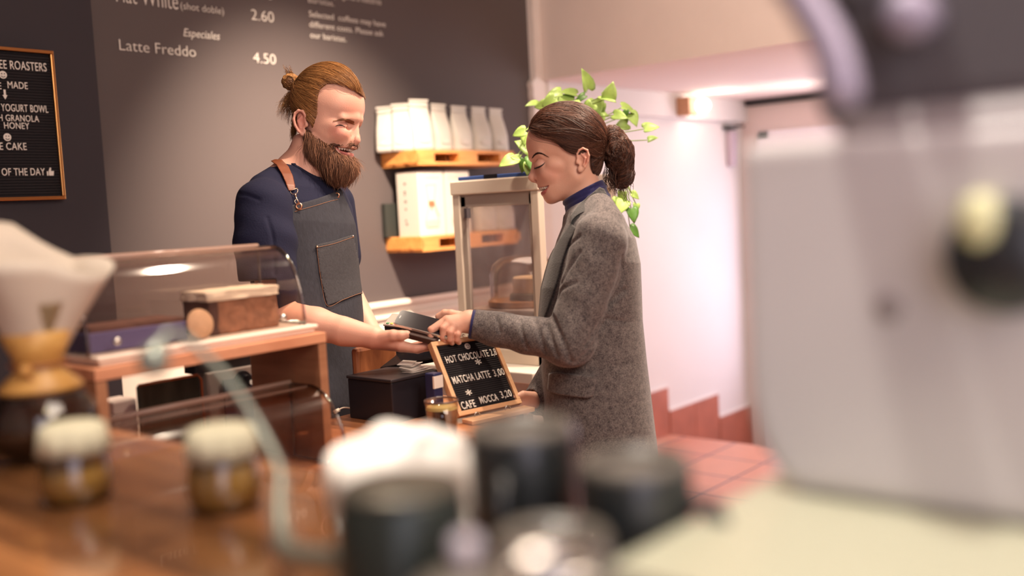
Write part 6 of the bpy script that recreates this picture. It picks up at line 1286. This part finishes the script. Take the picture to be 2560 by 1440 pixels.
stitch(lambda p: m_ps(p)-1.6, FM, [(798, 620), (834, 608), (870, 588)], M_thr, 'pocket_stitching', mp_, dash=False, r=.0006); stitch(lambda p: m_ps(p)-1.6, FM, [(797, 614), (808, 700), (822, 763), (855, 749), (886, 733)], M_thr, 'pocket_stitching', mp_, dash=False, r=.0006)
stitch(lambda p: m_front(p)-7.2+1.5*np.sin(p[:, 1]*.03+p[:, 0]*.05), FM, [(748, 533), (790, 515), (832, 492)], M_thr, 'hem_stitching', mp_, dash=False, r=.0006)
M_riv = mat('rivet_metal', (232, 206, 180), .25, metal=1)
bm = B()
for (x, y) in ((798, 618), (868, 586)): x, y, _ = FM.q(x, y, 95); z = zsurf(lambda p: m_ps(p)-1.6, [(x, y)])[0]; ball(bm, FM.w1(x, y, z+1), .0032, 12)
obj('pocket_rivet', bm, M_riv, mp_, smooth=True)
# leather straps and snap hooks
M_lea = mat('leather_brown', (124, 68, 42), .45, var=.08, vscale=60)
def m_st(p): return smin(m_front(p), m_neck(p), 8)
panel('leather_strap', lambda p: m_st(p), [(672, 400), (684, 396), (702, 398), (722, 416), (738, 442), (748, 468), (750, 480), (736, 484), (726, 462), (712, 438), (694, 414)], 6, 2.4, -60, FM, M_lea, mp_, zr=(-60, 190), step=1.7, zc=70, edge=1.2)
panel('leather_strap', m_st, [(826, 440), (838, 440), (842, 466), (832, 468)], 6, 2.2, -60, FM, M_lea, mp_, zr=(-60, 160), step=1.8)
def hook(x, y, x2, y2, s=1.0, zc=90):
    x, y, _ = FM.q(x, y, zc); x2, y2, _ = FM.q(x2, y2, zc)
    z = zsurf(m_st, [(x, y), (x2, y2)])+12; a = FM.w1(x, y, z[0]); b = FM.w1(x2, y2, z[1]+4); bm = B(); ax = (b-a).normalized(); sd = ax.cross(Vector(-CF)).normalized(); n = Vector(-CF)
    w = .009*s; tube(bm, [a-sd*w-ax*.004, a-sd*w+ax*.003, a-sd*w*.6+ax*.008, a+ax*.009, a+sd*w*.6+ax*.008, a+sd*w+ax*.003, a+sd*w-ax*.004, a-sd*w-ax*.004], .0012*s, 6)
    m = (a+b)/2; tube(bm, [a+ax*.008, a+ax*.014], .0028*s, 8); tube(bm, [a+ax*.014, m, b-ax*.010*s-sd*.003], [.0022*s, .0018*s, .0013*s], 8)
    tube(bm, [m+ax*.001, m+sd*.006*s+ax*.004, m+sd*.006*s+ax*.010, b-ax*.007*s+sd*.002], .0012*s, 6)
    h = obj('snap_hook', bm, M_riv, mp_, smooth=True)
    M_ = Matrix.Translation(b) @ n.to_track_quat('Z', 'Y').to_matrix().to_4x4(); rb = obj('eyelet_ring', lathe(B(), [(.0045*s, -.0012), (.0065*s, -.0018), (.0092*s, -.0008), (.0095*s, .0008), (.0065*s, .0022), (.0045*s, .0012)], 28, (0, 0, 0), M_, close=True), mat('brass_ring', (214, 160, 128), .28, metal=1), h, smooth=True)
hook(744, 481, 758, 520); hook(835, 462, 840, 487, .85, 30)
# trousers and shoes under the counter
def m_legs(p):
    d = np.full(len(p), 1e3, np.float32)
    for s in (1, -1): a = t_w(36, 1050, 76*s); b = t_w(30, 1460, 86*s); c = t_w(20, 1830, 90*s); d = smin(d, smin(cap(p, a, b, 92, 66), cap(p, b, c, 66, 48), 20), 8)
    return smax(d, p[:, 1]-1840, 3)
sdf_obj('trousers', lambda p: smax(m_legs(p), 1000-p[:, 1], 3), FM, gridline([(610, 8), (960, None)]), gridline([(990, 10), (1860, None)]), gridline([(-200, 8), (220, None)]), mat('trousers_navy', (36, 40, 70), .85), mp_)
def m_shoe(p):
    d = np.full(len(p), 1e3, np.float32)
    for s in (1, -1): d = np.minimum(d, smin(cap(p, t_w(0, 1866, 90*s), t_w(130, 1880, 100*s), 40, 30), cap(p, t_w(5, 1820, 90*s), t_w(5, 1870, 90*s), 42, 42), 12))
    return smax(d, p[:, 1]-1902, 3)
sdf_obj('shoe', m_shoe, FM, gridline([(620, 6), (960, None)]), gridline([(1780, 6), (1912, None)]), gridline([(-170, 6), (240, None)]), mat('shoe_black', (26, 24, 26), .4), mp_)
# ================================================================== PHONE AND WALLET passed between the hands, card terminal
A0 = np.array(P(1003, 776, 2.40)); A1 = np.array(P(1004, 817, 2.345)); d_l = np.array(P(1092, 840, 2.335))-A1; Lx = Vector(d_l).normalized(); Wy = (Vector(A1-A0)-Lx*Vector(A1-A0).dot(Lx)).normalized(); Nz = Lx.cross(Wy).normalized()
if Nz.z < 0: Nz = -Nz
def slab(L0, L1, W0, W1, z0, z1, rad, n=5):
    pts = []
    for cx__, cy__, a0 in ((L1-rad, W1-rad, 0), (L0+rad, W1-rad, 90), (L0+rad, W0+rad, 180), (L1-rad, W0+rad, 270)):
        for k in range(n+1): a = math.radians(a0+90*k/n); pts.append((cx__+rad*math.cos(a), cy__+rad*math.sin(a)))
    bm = B(); MM = Matrix(((Lx.x, Wy.x, Nz.x, A0[0]), (Lx.y, Wy.y, Nz.y, A0[1]), (Lx.z, Wy.z, Nz.z, A0[2]), (0, 0, 0, 1))); t = [bm.verts.new(MM @ Vector((a, b, z1))) for a, b in pts]; u = [bm.verts.new(MM @ Vector((a, b, z0))) for a, b in pts]
    bm.faces.new(t); bm.faces.new(u[::-1])
    for i in range(len(pts)): j = (i+1) % len(pts); bm.faces.new((t[i], u[i], u[j], t[j]))
    return bm
Wp = Vector(A1-A0).dot(Wy); ph = empty('smartphone', A0, 'black smartphone with silver edge passed from the woman to the man', 'phone')
obj('phone_body', slab(0, .138, 0, Wp, -.004, .0035, .010), mat('phone_silver', (206, 200, 196), .25, metal=.8), ph, bevel=.0012)
obj('screen', slab(.0015, .1365, .0015, Wp-.0015, .0035, .0042, .009), mat('phone_black', (20, 20, 28), .12), ph)
obj('camera_slot', slab(.007, .009, Wp*.42, Wp*.6, .0042, .0045, .0009), mat('slot_grey', (150, 144, 140), .3), ph)
wl_ = empty('leather_wallet', A1, 'dark brown leather card wallet under the phone between the two hands', 'wallet')
obj('wallet_body', slab(.022, .112, Wp*.35, Wp+.012, -.021, -.006, .010), mat('wallet_brown', (62, 38, 32), .5, bump=.2, bscale=80), wl_, bevel=.003)
A_ = P(966, 797, 2.60); B_ = P(1010, 797, 2.60)
ty = P(985, 800, 2.60); tt_ = empty('card_terminal', ty, 'small grey card payment terminal with coloured keys behind the hands', 'card reader')
rX = Vector((CR[0], CR[1], 0)).normalized(); fY = Vector((CF[0], CF[1], 0)).normalized(); MT = Matrix.Translation(Vector(ty)) @ Matrix(((rX.x, fY.x, 0, 0), (rX.y, fY.y, 0, 0), (0, 0, 1, 0), (0, 0, 0, 1))) @ Matrix.Rotation(math.radians(22), 4, 'X') @ Matrix.Rotation(math.radians(-18), 4, 'Z')
obj('terminal_top', boxb((-.02, -.028, -.006), (.06, .035, .0), MT), mat('terminal_grey', (176, 158, 148), .45), tt_, bevel=.003); obj('terminal_base', boxb((-.018, -.026, -.026), (.058, .033, -.0065), MT), mat('till_black', (34, 31, 38)), tt_, bevel=.003)
for i, (cn, cc_) in enumerate((('key_green', (96, 150, 106)), ('key_yellow', (214, 190, 90)), ('key_red', (206, 96, 80)))): obj('key', boxb((-.012+.011*i, -.024, .0002), (-.005+.011*i, -.018, .002), MT), mat(cn, cc_, .4), tt_)
obj('key', boxb((.022, -.014, .0002), (.030, -.004, .002), MT), mat('till_black', (34, 31, 38)), tt_)
# ------------------------------------------------------------------ countable pieces become parts of their own
def split_pieces(o):
    me = o.data; n = len(me.vertices); par = list(range(n))
    def find(a):
        while par[a] != a: par[a] = par[par[a]]; a = par[a]
        return a
    for e in me.edges:
        a, b = find(e.vertices[0]), find(e.vertices[1])
        if a != b: par[a] = b
    groups = {}
    for i in range(n): groups.setdefault(find(i), []).append(i)
    if len(groups) < 2: return
    gid = {}
    for k, (r, vs) in enumerate(groups.items()):
        for v in vs: gid[v] = k
    base = o.name.split('.')[0]; mats = list(me.materials); faces = [[] for _ in groups]
    for p in me.polygons: faces[gid[p.vertices[0]]].append((list(p.vertices), p.use_smooth))
    for k, (r, vs) in enumerate(groups.items()):
        ix = {v: i for i, v in enumerate(vs)}; m2 = bpy.data.meshes.new(base); m2.from_pydata([me.vertices[v].co[:] for v in vs], [], [[ix[v] for v in f] for f, _ in faces[k]])
        m2.polygons.foreach_set('use_smooth', [s for _, s in faces[k]])
        for m in mats: m2.materials.append(m)
        if k == 0: o.data = m2; continue
        c = o.copy(); c.data = m2; COL.objects.link(c)
for o in list(bpy.data.objects):
    b = o.name.split('.')[0]
    if o.type == 'MESH' and b in ('block', 'corner_post', 'rivet', 'foot', 'ring', 'cuff_button', 'pocket_rivet', 'bottom_board', 'top_board', 'edge_moulding', 'handle_bar', 'tooth', 'shoe'): split_pieces(o)
